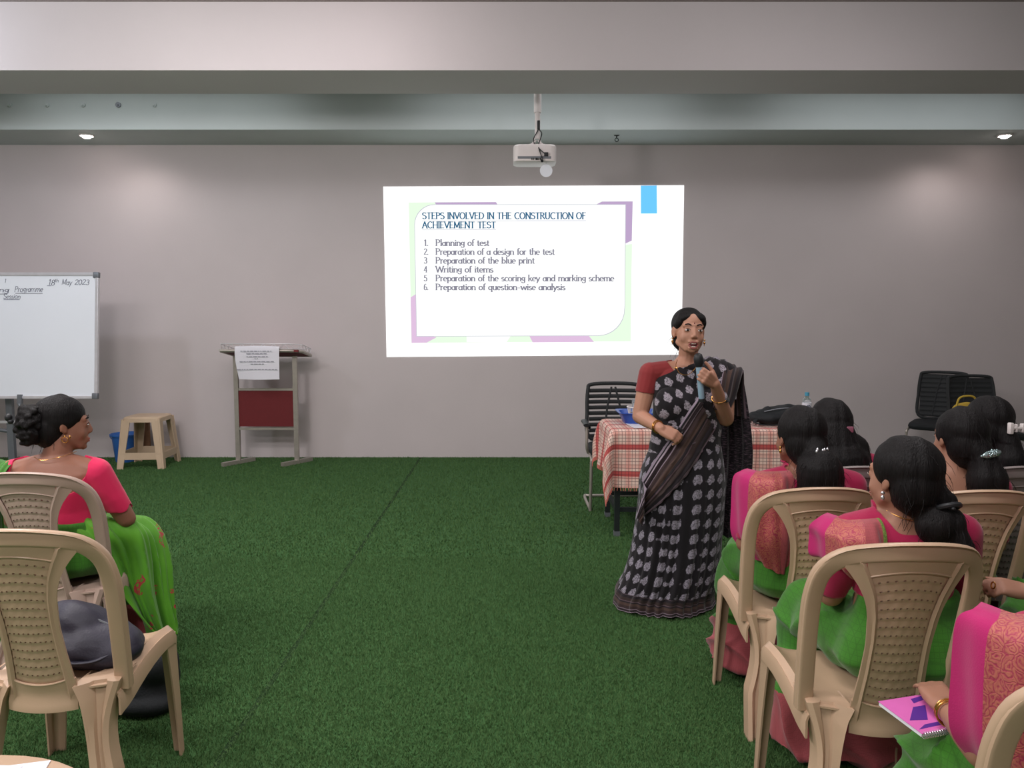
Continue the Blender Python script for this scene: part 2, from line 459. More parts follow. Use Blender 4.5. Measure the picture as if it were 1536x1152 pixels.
def sheet(name, ctrl, mat, parent, nu=24, nv=40, th=.004, fold=None, wrap=None, off=.01, direc=(0, 1, 0), uvs=(1, 1), cols=None, label=None):
    P = net(ctrl, nu, nv)
    if wrap:
        d = Vector(direc)
        for j in range(nv):
            for i in range(nu):
                o = Vector(P[j, i])-d*.6; best = None
                for b in wrap:
                    h = b.ray_cast(o, d, 1.2)
                    if h[0] is not None and (best is None or h[3] < best[3]): best = h
                if best is not None: P[j, i] = tuple(best[0]-d*off)
        for _ in range(3):
            Q = P.copy(); Q[1:-1, 1:-1] = (P[:-2, 1:-1]+P[2:, 1:-1]+P[1:-1, :-2]+P[1:-1, 2:]+2*P[1:-1, 1:-1])/6
            P = P*.3+Q*.7
    if fold is not None:
        du = np.gradient(P, axis=1); dv = np.gradient(P, axis=0); N = np.cross(du, dv)
        N /= np.maximum(np.linalg.norm(N, axis=2, keepdims=True), 1e-9)
        U, V = np.meshgrid(np.linspace(0, 1, nu), np.linspace(0, 1, nv)); P = P+N*fold(U, V)[..., None]
    mb = MB(); uv = [(i/(nu-1)*uvs[0], j/(nv-1)*uvs[1]) for j in range(nv) for i in range(nu)]
    grid_solid(mb, P, th, uv)
    mats = mat if isinstance(mat, (list, tuple)) else [mat]
    if cols:     # material per column fraction: list of upper limits
        k = nv*nu; mi = []
        for f in mb.f:
            u = np.mean([(x % k) % nu for x in f])/(nu-1)
            mi.append(next((q for q, l in enumerate(cols) if u <= l), len(cols)-1))
        mb.mi = mi
    return part(name, mb, mats, parent, label=label, ang=60)

def fuse(mb, voxel=.006, smooth=4, fac=.5):
    me = mb.mesh('tmp', False); o = bpy.data.objects.new('tmp', me); COL.objects.link(o)
    m = o.modifiers.new('r', 'REMESH'); m.mode = 'VOXEL'; m.voxel_size = voxel
    if smooth:
        s = o.modifiers.new('s', 'SMOOTH'); s.iterations = smooth; s.factor = fac
    dg = bpy.context.evaluated_depsgraph_get(); dg.update()
    ev = o.evaluated_get(dg); out = bpy.data.meshes.new_from_object(ev, depsgraph=dg)
    bpy.data.objects.remove(o); bpy.data.meshes.remove(me)
    out.polygons.foreach_set('use_smooth', [True]*len(out.polygons)); return out
def co(me):
    a = np.empty(len(me.vertices)*3, np.float32); me.vertices.foreach_get('co', a); return a.reshape(-1, 3).astype(float)
def no(me):
    a = np.empty(len(me.vertices)*3, np.float32); me.vertices.foreach_get('normal', a); return a.reshape(-1, 3).astype(float)
def setco(me, c): me.vertices.foreach_set('co', c.astype(np.float32).ravel()); me.update()
def displace(me, fn):
    c = co(me); setco(me, c+no(me)*fn(c)[:, None])
def npnoise(c, f, seed=0):
    """cheap smooth noise by summed sines"""
    r = np.random.RandomState(seed); o = np.zeros(len(c))
    for k in range(6):
        d = r.normal(size=3)*np.asarray(f); o += np.sin(c @ d+r.uniform(0, 6.28))
    return o/3.
def bvh(me):
    return BVHTree.FromPolygons([v.co.copy() for v in me.vertices], [tuple(p.vertices) for p in me.polygons])
def region(body, pred, off, name, mats, parent, inner=.0, smooth=2, uvf=None, matf=None, label=None, disp=None):
    """garment piece: faces of the body that satisfy pred, pushed out along their normals, with a turned-in hem"""
    c = co(body); n = no(body)
    nf = len(body.polygons); lt = np.empty(nf, np.int32); body.polygons.foreach_get('loop_total', lt)
    li = np.empty(len(body.loops), np.int32); body.loops.foreach_get('vertex_index', li)
    Fq = li.reshape(-1, 4) if (lt == 4).all() else None
    if Fq is None: Fq = np.array([list(p.vertices)[:4] for p in body.polygons if len(p.vertices) == 4])
    fc = c[Fq].mean(1); ok = pred(fc); Fq = Fq[ok]
    used = np.unique(Fq); remap = -np.ones(len(c), int); remap[used] = np.arange(len(used))
    Fq = remap[Fq]; c = c[used]; n = n[used]; k = len(c)
    E = {}
    for f in Fq:
        for a, b in ((f[0], f[1]), (f[1], f[2]), (f[2], f[3]), (f[3], f[0])): E[(a, b)] = E.get((a, b), 0)+1
    bd = [(a, b) for (a, b) in E if (b, a) not in E]
    nb = {}
    for a, b in bd: nb.setdefault(a, []).append(b); nb.setdefault(b, []).append(a)
    for _ in range(10):
        c2 = c.copy()
        for a, l in nb.items(): c2[a] = .5*c[a]+.5*np.mean([c[x] for x in l], axis=0)
        c = c2
    o = np.full(k, off)
    if disp is not None: o = o+disp(c)
    outer = c+n*o[:, None]; inn = c-n*.003
    mb = MB(); fs = [tuple(f) for f in Fq]+[(b, a, a+k, b+k) for a, b in bd]
    mb.v = [tuple(x) for x in outer]+[tuple(x) for x in inn]; mb.f = fs
    uv = uvf(c) if uvf else np.stack([c[:, 0], c[:, 2]], 1)
    mb.uv = uv.tolist()*2
    if matf is not None:
        mf = matf(c); mb.mi = [int(mf[f[0]]) for f in fs]
    else: mb.mi = [0]*len(fs)
    me = mb.mesh(name, True, 80)
    return part(name, me, mats, parent, label=label)
# ------------------------------------------------------------------ the room
YW = 8.38; ZS = 3.35; ZC = 3.84; XL = -7.2; XR = 7.2; YB = -4.5
def sbox(name, b, mat):
    m = MB(); m.box(*b); return struct(name, m, mat)
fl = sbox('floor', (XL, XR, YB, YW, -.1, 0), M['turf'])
sbox('wall_front', (XL, XR, YW, YW+.15, 0, ZC), M['wall'])
sbox('wall_left', (XL-.15, XL, YB, YW+.15, 0, ZC), M['wall'])
sbox('wall_right', (XR, XR+.15, YB, YW+.15, 0, ZC), M['wall'])
sbox('wall_back', (XL, XR, YB-.15, YB, 0, ZC), M['wall'])
sbox('ceiling', (XL, XR, YB, YW+.15, ZC, ZC+.15), M['ceil'])
sbox('trim_1', (XL, XR, 5.92, 6.52, ZS, ZC), M['beam'])           # deep ceiling beam
sbox('trim_2', (XL, XR, 7.72, YW, ZS, ZC), M['beam_grey'])           # beam along the end wall
# a beam behind the camera that carries the panels
sbox('trim_3', (XL, XR, 2.6, 3.2, 3.42, ZC), M['beam'])

# turf blades: one mass nobody could count
rng = np.random.RandomState(4)
def blades():
    n1, n2 = 480000, 200000
    def pts(n, y0, y1):
        y = y0+(y1-y0)*rng.rand(n)**1.0; hw = (800/F)*y+.15
        return (rng.rand(n)*2-1)*hw, y
    xa, ya = pts(n1, 2.3, 4.8); xb, yb = pts(n2, 4.8, YW-.01)
    x = np.concatenate([xa, xb]); y = np.concatenate([ya, yb]); n = len(x)
    far = np.concatenate([np.zeros(n1), np.ones(n2)])
    h = (.006+.009*rng.rand(n))*(1+.25*far); a = rng.rand(n)*2*PI; w = .0016+.0018*far
    lx, ly = (rng.rand(n)-.5)*.016, (rng.rand(n)-.5)*.016
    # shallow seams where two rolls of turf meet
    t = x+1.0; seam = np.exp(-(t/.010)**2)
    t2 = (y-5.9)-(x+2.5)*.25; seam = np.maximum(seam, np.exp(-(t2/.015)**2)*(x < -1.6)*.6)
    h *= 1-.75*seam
    V = np.empty((n, 3, 3), np.float32)
    V[:, 0] = np.stack([x-np.cos(a)*w, y-np.sin(a)*w, np.zeros(n)], 1)
    V[:, 1] = np.stack([x+np.cos(a)*w, y+np.sin(a)*w, np.zeros(n)], 1)
    V[:, 2] = np.stack([x+lx, y+np.minimum(ly, YW-y), h], 1)
    me = bpy.data.meshes.new('artificial_grass'); me.vertices.add(n*3); me.vertices.foreach_set('co', V.ravel())
    me.loops.add(n*3); me.loops.foreach_set('vertex_index', np.arange(n*3, dtype=np.int32))
    me.polygons.add(n); me.polygons.foreach_set('loop_start', np.arange(n, dtype=np.int32)*3)
    me.update(); me.validate(); return me
g = link('artificial_grass', blades(), M['blade']); tag(g, 'short green artificial turf covering the whole floor', 'grass'); g['kind'] = 'stuff'

# ------------------------------------------------------------------ stroke lettering
def A(cx, cy, rx, ry, a0, a1, n=9):
    return [(cx+rx*math.cos(R(a0+(a1-a0)*i/n)), cy+ry*math.sin(R(a0+(a1-a0)*i/n))) for i in range(n+1)]
X = .6
G = {
 'S': (.55, [A(.27, .76, .21, .22, 30, 250)+A(.27, .26, .23, .25, 80, -150)]), 'T': (.62, [[(.02, .96), (.6, .96)], [(.31, .98), (.31, 0)]]),
 'E': (.56, [[(.1, 1), (.1, 0)], [(.1, .97), (.5, .97)], [(.1, .5), (.42, .5)], [(.1, .03), (.52, .03)]]),
 'P': (.56, [[(.1, 1), (.1, 0)], [(.1, .97)]+A(.26, .73, .24, .24, 90, -90)+[(.1, .49)]]),
 'I': (.24, [[(.12, 1), (.12, 0)]]), 'N': (.7, [[(.1, 1), (.1, 0)], [(.1, 1), (.6, 0)], [(.6, 1), (.6, 0)]]),
 'V': (.64, [[(.04, 1), (.32, 0), (.6, 1)]]), 'O': (.74, [A(.36, .5, .31, .5, 0, 360, 18)]), 'L': (.5, [[(.1, 1), (.1, 0)], [(.1, .03), (.48, .03)]]),
 'D': (.7, [[(.1, 1), (.1, 0)], [(.1, .97), (.28, .97)]+A(.28, .5, .34, .47, 90, -90)+[(.1, .03)]]),
 'H': (.7, [[(.1, 1), (.1, 0)], [(.6, 1), (.6, 0)], [(.1, .5), (.6, .5)]]), 'C': (.66, [A(.38, .5, .32, .5, 50, 310, 14)]),
 'R': (.62, [[(.1, 1), (.1, 0)], [(.1, .97)]+A(.26, .74, .22, .23, 90, -90)+[(.1, .51)], [(.28, .5), (.58, 0)]]),
 'U': (.68, [[(.1, 1), (.1, .3)]+A(.33, .28, .23, .28, 180, 360)+[(.56, 1)]]), 'F': (.52, [[(.1, 1), (.1, 0)], [(.1, .97), (.48, .97)], [(.1, .5), (.4, .5)]]),
 'A': (.66, [[(.04, 0), (.32, 1), (.62, 0)], [(.15, .36), (.5, .36)]]), 'M': (.82, [[(.1, 0), (.12, 1), (.41, .1), (.7, 1), (.72, 0)]]),
 'W': (.95, [[(.04, 1), (.26, 0), (.48, .9), (.7, 0), (.92, 1)]]),
 'a': (.48, [A(.22, .28, .18, .28, 40, 400, 14), [(.41, X), (.41, 0)]]), 'b': (.5, [[(.09, 1), (.09, 0)], A(.26, .29, .18, .29, 180, -180, 14)]),
 'c': (.42, [A(.24, .3, .19, .3, 50, 310, 12)]), 'd': (.5, [A(.23, .29, .18, .29, 0, 360, 14), [(.42, 1), (.42, 0)]]),
 'e': (.46, [[(.06, .31), (.4, .33)]+A(.23, .3, .18, .3, 10, 310, 14)]), 'f': (.3, [A(.27, .82, .13, .17, 60, 180)+[(.14, 0)], [(.02, .58), (.27, .58)]]),
 'g': (.46, [A(.22, .36, .16, .23, 0, 360, 14), [(.38, .56), (.38, -.1)]+A(.21, -.12, .17, .16, 0, -170), [(.38, .56), (.46, .6)]]),
 'h': (.52, [[(.09, 1), (.09, 0)], [(.09, .4)]+A(.26, .38, .17, .22, 160, 0)+[(.43, 0)]]), 'i': (.22, [[(.11, X), (.11, 0)], [(.11, .8), (.11, .9)]]),
 'k': (.48, [[(.09, 1), (.09, 0)], [(.4, .58), (.1, .28)], [(.2, .36), (.44, 0)]]), 'l': (.22, [[(.11, 1), (.11, 0)]]),
 'm': (.8, [[(.09, X), (.09, 0)], A(.25, .38, .16, .22, 170, 0)+[(.41, 0)], A(.57, .38, .16, .22, 170, 0)+[(.73, 0)]]),
 'n': (.52, [[(.09, X), (.09, 0)], A(.26, .38, .17, .22, 170, 0)+[(.43, 0)]]), 'o': (.5, [A(.25, .3, .2, .3, 0, 360, 16)]),
 'p': (.5, [[(.09, X), (.09, -.3)], A(.27, .3, .18, .29, 180, -180, 14)]), 'q': (.5, [A(.23, .3, .18, .29, 0, 360, 14), [(.41, X), (.41, -.3)]]),
 'r': (.36, [[(.09, X), (.09, 0)], A(.24, .36, .15, .23, 170, 60)]), 's': (.38, [A(.19, .45, .13, .14, 40, 250)+A(.19, .15, .14, .16, 80, -150)]),
 't': (.32, [[(.14, .82), (.14, .12)]+A(.24, .12, .1, .12, 180, 300), [(.02, .58), (.28, .58)]]), 'u': (.52, [[(.09, X), (.09, .2)]+A(.25, .2, .16, .2, 180, 350)+[(.42, .2)], [(.42, X), (.42, 0)]]),
 'w': (.72, [[(.03, X), (.19, 0), (.36, .55), (.53, 0), (.69, X)]]), 'y': (.48, [[(.04, X), (.24, .02)], [(.45, X), (.24, .02), (.12, -.3)]]),
 '1': (.4, [[(.08, .84), (.22, 1), (.22, 0)]]), '2': (.48, [A(.23, .76, .18, .22, 160, -30)+[(.05, .03), (.44, .03)]]),
 '3': (.46, [A(.21, .77, .17, .22, 140, -80)+A(.21, .27, .2, .27, 85, -150)]), '4': (.5, [[(.36, 0), (.36, 1), (.04, .3), (.48, .3)]]),
 '5': (.46, [[(.42, .97), (.12, .97), (.1, .56)]+A(.21, .31, .2, .3, 110, -150)]), '6': (.48, [A(.3, .55, .24, .45, 80, 190)+A(.24, .27, .19, .27, 180, -180, 14)]),
 '8': (.48, [A(.24, .75, .16, .24, -90, 270, 14), A(.24, .26, .2, .26, -270, 90, 14)]), '0': (.5, [A(.24, .5, .19, .5, 0, 360, 16)]),
 '.': (.2, [[(.08, .0), (.08, .08)]]), '-': (.42, [[(.05, .32), (.37, .32)]]), 'J': (.4, [[(.3, 1), (.3, .2)]+A(.17, .2, .13, .2, 0, -170)]),
}
def letters(mb, text, x, z, h, wt=.09, serif=True, wx=1.0, slant=0.0, y=0.0, wob=0):
    """flat ribbons in the xz plane facing -y"""
    r = random.Random(len(text)*7+1)
    for ch in text:
        if ch == ' ': x += .34*h*wx; continue
        w, strokes = G[ch]; dz = r.uniform(-wob, wob)*h; S = list(strokes)
        if serif:
            for st in strokes:
                for (p, q) in ((st[0], st[1]), (st[-1], st[-2])):
                    if abs(p[0]-q[0]) < .35*abs(p[1]-q[1]) and abs(p[1]-q[1]) > .2 and min(abs(p[1]-t) for t in (0, X, 1, -.3)) < .03:
                        S.append([(p[0]-.09, p[1]), (p[0]+.09, p[1])])
        for st in S:
            for (a, b) in zip(st[:-1], st[1:]):
                dx, dy = b[0]-a[0], b[1]-a[1]; L = math.hypot(dx, dy) or 1
                t = wt*(1.0 if not serif else (.75+.5*abs(dy)/L))*.5
                nx, ny = -dy/L*t, dx/L*t; ex, ey = dx/L*t*.5, dy/L*t*.5
                q = [(a[0]-ex+nx, a[1]-ey+ny), (a[0]-ex-nx, a[1]-ey-ny), (b[0]+ex-nx, b[1]+ey-ny), (b[0]+ex+nx, b[1]+ey+ny)]
                mb.add([(x+(u*wx+v*slant)*h, y, z+v*h+dz) for u, v in q], [(0, 1, 2, 3)])
        x += w*h*wx
    return x
def textwidth(t, h, wx): return sum(.34 if c == ' ' else G[c][0] for c in t)*h*wx

# ------------------------------------------------------------------ projected slide (light on the wall)
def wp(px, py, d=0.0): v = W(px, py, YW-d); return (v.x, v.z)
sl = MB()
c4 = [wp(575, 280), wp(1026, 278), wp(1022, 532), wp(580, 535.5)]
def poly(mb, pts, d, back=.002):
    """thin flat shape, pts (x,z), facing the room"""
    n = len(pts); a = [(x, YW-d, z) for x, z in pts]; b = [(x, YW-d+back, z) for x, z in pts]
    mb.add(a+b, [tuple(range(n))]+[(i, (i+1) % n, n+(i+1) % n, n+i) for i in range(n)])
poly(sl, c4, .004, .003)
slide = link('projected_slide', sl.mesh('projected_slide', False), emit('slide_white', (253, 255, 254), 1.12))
tag(slide, 'bright projected slide about achievement test steps on the front wall', 'projection')
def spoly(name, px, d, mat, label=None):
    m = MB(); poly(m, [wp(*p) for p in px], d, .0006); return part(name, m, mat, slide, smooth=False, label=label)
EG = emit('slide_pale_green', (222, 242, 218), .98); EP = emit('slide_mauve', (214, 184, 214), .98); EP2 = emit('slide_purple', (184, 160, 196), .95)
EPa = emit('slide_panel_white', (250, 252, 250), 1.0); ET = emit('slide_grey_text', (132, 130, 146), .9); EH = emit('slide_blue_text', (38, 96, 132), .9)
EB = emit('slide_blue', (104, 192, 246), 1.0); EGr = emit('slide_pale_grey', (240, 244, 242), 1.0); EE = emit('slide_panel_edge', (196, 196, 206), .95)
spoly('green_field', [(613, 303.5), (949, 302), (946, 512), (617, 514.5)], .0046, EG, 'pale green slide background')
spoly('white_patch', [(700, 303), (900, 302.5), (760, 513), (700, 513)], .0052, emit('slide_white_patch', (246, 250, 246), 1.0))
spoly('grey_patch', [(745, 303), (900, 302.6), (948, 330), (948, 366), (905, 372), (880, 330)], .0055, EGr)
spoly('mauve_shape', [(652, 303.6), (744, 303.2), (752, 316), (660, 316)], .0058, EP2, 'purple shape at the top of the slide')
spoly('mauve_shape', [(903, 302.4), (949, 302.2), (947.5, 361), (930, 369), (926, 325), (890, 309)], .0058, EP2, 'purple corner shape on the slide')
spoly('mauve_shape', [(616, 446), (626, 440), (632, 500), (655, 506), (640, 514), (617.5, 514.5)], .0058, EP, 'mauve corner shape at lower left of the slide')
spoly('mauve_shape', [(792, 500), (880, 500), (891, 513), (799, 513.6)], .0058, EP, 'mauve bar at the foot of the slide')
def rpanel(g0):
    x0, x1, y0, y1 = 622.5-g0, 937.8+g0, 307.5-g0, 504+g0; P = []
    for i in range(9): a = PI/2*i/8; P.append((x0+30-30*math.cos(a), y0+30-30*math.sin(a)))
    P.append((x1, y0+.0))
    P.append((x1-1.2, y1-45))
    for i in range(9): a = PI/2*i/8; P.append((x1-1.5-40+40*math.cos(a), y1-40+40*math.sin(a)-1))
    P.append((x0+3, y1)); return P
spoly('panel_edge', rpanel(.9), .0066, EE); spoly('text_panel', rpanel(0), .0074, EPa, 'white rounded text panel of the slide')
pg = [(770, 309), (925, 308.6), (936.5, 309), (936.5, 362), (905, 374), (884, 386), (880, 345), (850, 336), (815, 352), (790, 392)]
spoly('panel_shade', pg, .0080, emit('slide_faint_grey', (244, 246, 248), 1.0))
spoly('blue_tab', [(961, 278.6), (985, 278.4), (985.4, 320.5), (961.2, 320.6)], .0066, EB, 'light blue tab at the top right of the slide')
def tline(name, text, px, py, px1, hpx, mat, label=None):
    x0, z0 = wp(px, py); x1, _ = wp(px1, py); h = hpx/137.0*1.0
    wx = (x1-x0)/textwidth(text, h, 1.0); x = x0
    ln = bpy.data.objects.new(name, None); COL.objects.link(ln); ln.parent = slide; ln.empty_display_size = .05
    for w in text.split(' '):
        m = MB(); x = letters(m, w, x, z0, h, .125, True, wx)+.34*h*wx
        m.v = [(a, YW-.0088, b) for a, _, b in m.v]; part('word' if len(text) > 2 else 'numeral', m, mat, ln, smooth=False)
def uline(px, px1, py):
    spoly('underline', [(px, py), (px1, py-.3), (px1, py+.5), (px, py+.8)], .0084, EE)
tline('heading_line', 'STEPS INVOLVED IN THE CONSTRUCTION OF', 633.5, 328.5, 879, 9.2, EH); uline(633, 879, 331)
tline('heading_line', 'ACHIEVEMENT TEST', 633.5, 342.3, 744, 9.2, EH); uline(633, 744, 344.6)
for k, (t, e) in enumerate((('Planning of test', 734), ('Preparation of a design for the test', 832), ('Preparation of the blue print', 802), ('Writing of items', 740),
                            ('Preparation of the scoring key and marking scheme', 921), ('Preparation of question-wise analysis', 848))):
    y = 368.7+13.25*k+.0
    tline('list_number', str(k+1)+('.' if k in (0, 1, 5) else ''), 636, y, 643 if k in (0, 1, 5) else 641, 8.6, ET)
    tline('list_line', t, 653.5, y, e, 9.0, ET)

# ------------------------------------------------------------------ projector on its ceiling pole
PY = 6.95
def lp(px, py, Y=PY): return W(px, py, Y)
pc = lp(802, 232); pr = root('projector', (pc.x, PY, pc.z), 'white projector hanging on a white pole from the ceiling', 'projector')
m = MB(); m.loft([(0, .05, z, .188+d, .13+d, 0, 7) for z, d in ((-.075, -.015), (-.068, 0), (.06, 0), (.075, -.012), (.078, -.03))], 40)
part('body', m, M['white'], pr)
m = MB(); m.box(-.15, .14, -.083, -.079, -.05, -.03); part('vent_slot', m, M['greymetal'], pr, False)
for a, w in ((-.03, .006), (-.015, .005), (.005, .02), (.03, .006), (.045, .008)):
    m = MB(); m.box(a, a+w, -.088, -.079, -.062, -.045); part('port', m, M['black'], pr, False)
m = MB(); m.torus((.02, 0, .115), .03, .006, (0, 1, 0)); m.box(-.05, .09, -.03, .05, .075, .086); m.cap((-.04, 0, .08), (.01, 0, .12), .008, .006); m.cap((.08, 0, .08), (.03, 0, .12), .008, .006)
part('mounting_bracket', m, M['white'], pr)
top = ZC-pc.z
m = MB(); m.tube([(.025, 0, .14), (.025, 0, .40)], .024, 16); m.tube([(.025, 0, .36), (.025, 0, top)], .033, 16); m.tube([(.025, 0, top-.02), (.025, 0, top)], .06, 16)
part('pole', m, M['white'], pr)
m = MB(); m.tube(catmull([(.035, -.03, .27), (.03, -.03, .21), (-.01, -.04, .13), (.0, -.05, .08), (.05, -.09, .02), (.09, -.095, -.015)], 24).tolist(), .0045, 8, 'auto')
m.box(.08, .115, -.10, -.08, -.03, .0)
part('cable', m, M['black'], pr)
m = MB(); m.tube(catmull([(.035, -.03, .27), (.04, -.03, .21), (.06, -.04, .17), (.035, -.05, .08), (.035, -.09, .03), (.055, -.1, -.03), (.068, -.1, -.06)], 24).tolist(), .0045, 8, 'auto')
m.tube([(.062, -.1, -.075), (.062, -.083, -.068)], .012, 12); m.tube([(.033, -.03, .21), (.033, -.03, .285)], .012, 10)
part('cable', m, M['black'], pr)
m = MB(); m.tube([(.1, -.03, -.075), (.1, -.03, -.09)], .002, 6); m.tube([(.1, -.036, -.145), (.1, -.024, -.145)], [.055, .052], 32, up=(0, 0, 1), ex=2)
part('dangling_lens_cap', m, M['board'], pr, label='round white cap hanging below the projector')

# ceiling lamps in view
for k, px in enumerate((130, 1507)):
    Y = 7.93; c = W(px, 206, Y)
    r_ = root('downlight', (c.x, Y, ZS), ('glowing round ceiling downlight above the whiteboard side', 'glowing round ceiling downlight at the right of the frame')[k], 'ceiling light', group='downlights by the front wall')
    m = MB(); m.torus((0, 0, -.006), .062, .010, n=28); part('bezel', m, M['white'], r_)
    m = MB(); m.ell((0, 0, -.004), (.05, .05, .034)); part('bulb', m, M['lamp'], r_)
hk = root('ceiling_hook', (W(925, 212, 7.95).x, 7.95, ZS), 'small dark metal hook under the beam right of the projector', 'hook')
m = MB(); m.tube([(0, 0, 0), (0, 0, -.03)], .006, 8); m.torus((0, 0, -.045), .017, .004, (0, 1, 0), 16); m.box(-.025, .025, -.01, .01, -.006, 0); part('hook_ring', m, M['darkmetal'], hk)
for k, px in enumerate((14, 70, 124, 177, 231)):
    c = W(px, 157, 7.71)
    m = MB(); m.tube([(0, 0, 0), (0, -.012, 0)], .022 if k != 3 else .026, 14, up=(0, 0, 1)); m.tube([(0, -.012, 0), (0, -.02, -.012)], .006, 8, up=(0, 0, 1))
    o = part('beam_bolt', m, M['beam_grey'] if k != 3 else M['greymetal'], None); o.location = (c.x, 7.72, c.z)
    tag(o, ['round painted bolt on the beam, farthest left', 'round painted bolt on the beam, left of the lamp', 'round painted bolt on the beam above the lamp',
            'darker round bolt on the beam', 'round painted bolt on the beam, nearest the projector'][k], 'bolt', 'bolts on the rear beam')

# ------------------------------------------------------------------ whiteboard on its stand
tl = W(155, 409, 7.42); br = W(147, 598, 7.30); BW, BH = 1.85, (tl-br).length
wb = root('whiteboard', (br.x, br.y, br.z), 'white marker board with handwriting and aluminium frame at the left', 'whiteboard')
tilt = math.atan2(tl.y-br.y, tl.z-br.z)
wb.rotation_euler = (-tilt, 0, 0)
m = MB(); m.box(-BW+.02, -.015, -.008, .008, .015, BH-.015); part('writing_surface', m, M['board'], wb, False)
for nm, b in (('frame_rail', (-BW, 0, -.016, .014, BH-.032, BH)), ('frame_rail', (-BW, 0, -.016, .014, 0, .026)), ('frame_rail', (-.028, 0, -.016, .014, 0, BH)), ('frame_rail', (-BW, -BW+.028, -.016, .014, 0, BH))):
    m = MB(); m.box(*b); m.box(b[0]+.004, b[1]-.004, -.019, -.016, b[4]+.008, b[5]-.010); part(nm, m, M['alu'], wb, False)
for z in (0, BH-.05):
    m = MB(); m.rbox(-.05, .004, -.022, .018, z-.003, z+.053, .006); part('corner_cap', m, M['greymetal'], wb)
def bw(px, py): v = W(px, py, 7.37); return v.x-br.x, (v.z-br.z)/math.cos(tilt)
def hand(text, px, py, px1, hpx, name='handwriting', sl_=.18):
    x0, z0 = bw(px, py); x1, _ = bw(px1, py); h = hpx/157.; wx = (x1-x0)/textwidth(text, h, 1.0)
    m = MB(); letters(m, text, x0, z0, h, .09, False, wx, sl_, -.0095, .05); part(name, m, M['ink'], wb, False)
hand('18', 69, 427.5, 79, 8); hand('th', 79, 423, 85, 5); hand('May', 89.5, 427, 105, 8); hand('2023', 109, 427, 131, 7.5)
hand('Programme', 19, 438, 62, 8.5); hand('ing', -8, 438, 11, 7); hand('Session', 3, 448, 29, 7); hand('1', 3, 424, 6, 6)
for a, b, y in ((21, 62, 440), (-6, 9, 441), (4, 28, 449.5), (68, 74, 428.5)):
    x0, z0 = bw(a, y); x1, _ = bw(b, y); m = MB(); m.box(x0, x1, -.0098, -.0092, z0-.003, z0+.002); part('underline', m, M['ink'], wb, False)
m = MB(); m.box(-.75, -.71, -.03, .0, -.05, .04); m.tube([(-.73, -.03, -.05), (-.71, -.035, -.09)], .013, 10)
x_, z_ = bw(33, 600); m.M = Matrix.Translation((x_+.73, 0, 0)); part('clamp', m, M['greymetal'], wb)
st = root('whiteboard_stand', (W(17, 650, 7.45).x, 7.45, 0), 'grey metal stand holding the marker board', 'stand')
m = MB(); m.box(-.03, .03, -.02, .02, .0, .95); part('leg', m, M['greymetal'], st, False)
m = MB(); m.box(-1.33, -1.27, -.02, .02, .0, .95); part('leg', m, M['greymetal'], st, False)
m = MB(); m.box(-1.5, .28, -.035, -.018, .505, .53); part('crossbar', m, M['alu'], st, False)
m = MB(); m.tube([(-.35, .0, .50), (-.28, 0, .46), (.0, 0, .42)], (.018), 8); part('brace', m, M['greymetal'], st)
m = MB(); m.box(-.035, .035, -.3, .3, .02, .06); part('foot_bar', m, M['greymetal'], st, False)
m = MB(); m.box(-1.335, -1.265, -.3, .3, .02, .06); part('foot_bar', m, M['greymetal'], st, False)

# ------------------------------------------------------------------ lectern
LY = 8.0; lx = W(402, 690, LY).x; lc = root('lectern', (lx, LY, 0), 'steel lectern frame with maroon front panel against the front wall', 'lectern')
xl = W(356.5, 640, LY).x-lx; xr = W(444.5, 640, LY).x-lx
zt = lambda py: W(402, py, LY).z
for s_, nm in ((xl, 'post'), (xr, 'post')):
    m = MB(); m.box(s_-.022, s_+.022, -.02, .02, .03, zt(534)); part(nm, m, M['steel'], lc, False)
    m = MB(); m.M = Matrix.Translation((s_, -.0, .022)) @ Matrix.Rotation(R(-32), 4, 'Z'); m.box(-.022, .022, -.20, .20, -.02, .02); part('foot', m, M['steel'], lc, False)
m = MB(); m.box(xl+.02, xr-.02, -.006, .006, zt(641)+.01, zt(586)); part('front_panel', m, M['maroon'], lc, False)
for py in (584, 643):
    m = MB(); m.box(xl, xr, -.014, .014, zt(py)-.012, zt(py)+.012); part('crossbar', m, M['steel'], lc, False)
m = MB(); m.M = Matrix.Translation((0, .0, zt(529))) @ Matrix.Rotation(R(-9), 4, 'X'); m.box(-.385, .385, -.16, .24, -.012, .012); part('desk_top', m, M['maroon'], lc, False)
m = MB(); m.M = Matrix.Translation((0, .0, zt(529))) @ Matrix.Rotation(R(-9), 4, 'X')
P_ = [(-.40, -.17), (.30, -.17), (.41, -.10), (.41, .25), (-.40, .25)]
m.tube([(x, y, .0) for x, y in P_]+[(-.40, -.17, 0)], .017, 10); part('edge_rail', m, M['steel'], lc)
m = MB(); m.M = Matrix.Translation((0, .0, zt(529))) @ Matrix.Rotation(R(-9), 4, 'X')
m.tube([(x, y, .07) for x, y in P_]+[(-.40, -.17, .07)], .004, 8)
for a, b in zip(P_, P_[1:]+P_[:1]):
    L_ = math.hypot(b[0]-a[0], b[1]-a[1]); k_ = max(2, int(L_/.05))
    for i in range(k_):
        t0, t1 = i/k_, (i+1)/k_; p = Vector((*a, 0)).lerp(Vector((*b, 0)), t0); q = Vector((*a, 0)).lerp(Vector((*b, 0)), t1)
        z0, z1 = (.012, .07) if i % 2 else (.07, .012)
        m.tube([(p.x, p.y, z0), (q.x, q.y, z1)], .0025, 6)
part('wire_railing', m, M['alu'], lc)
ps = W(386, 522, LY-.2); pp = root('notice_sheet', (ps.x, LY-.205, ps.z), 'white printed paper hanging over the lectern edge', 'paper')
m = MB()
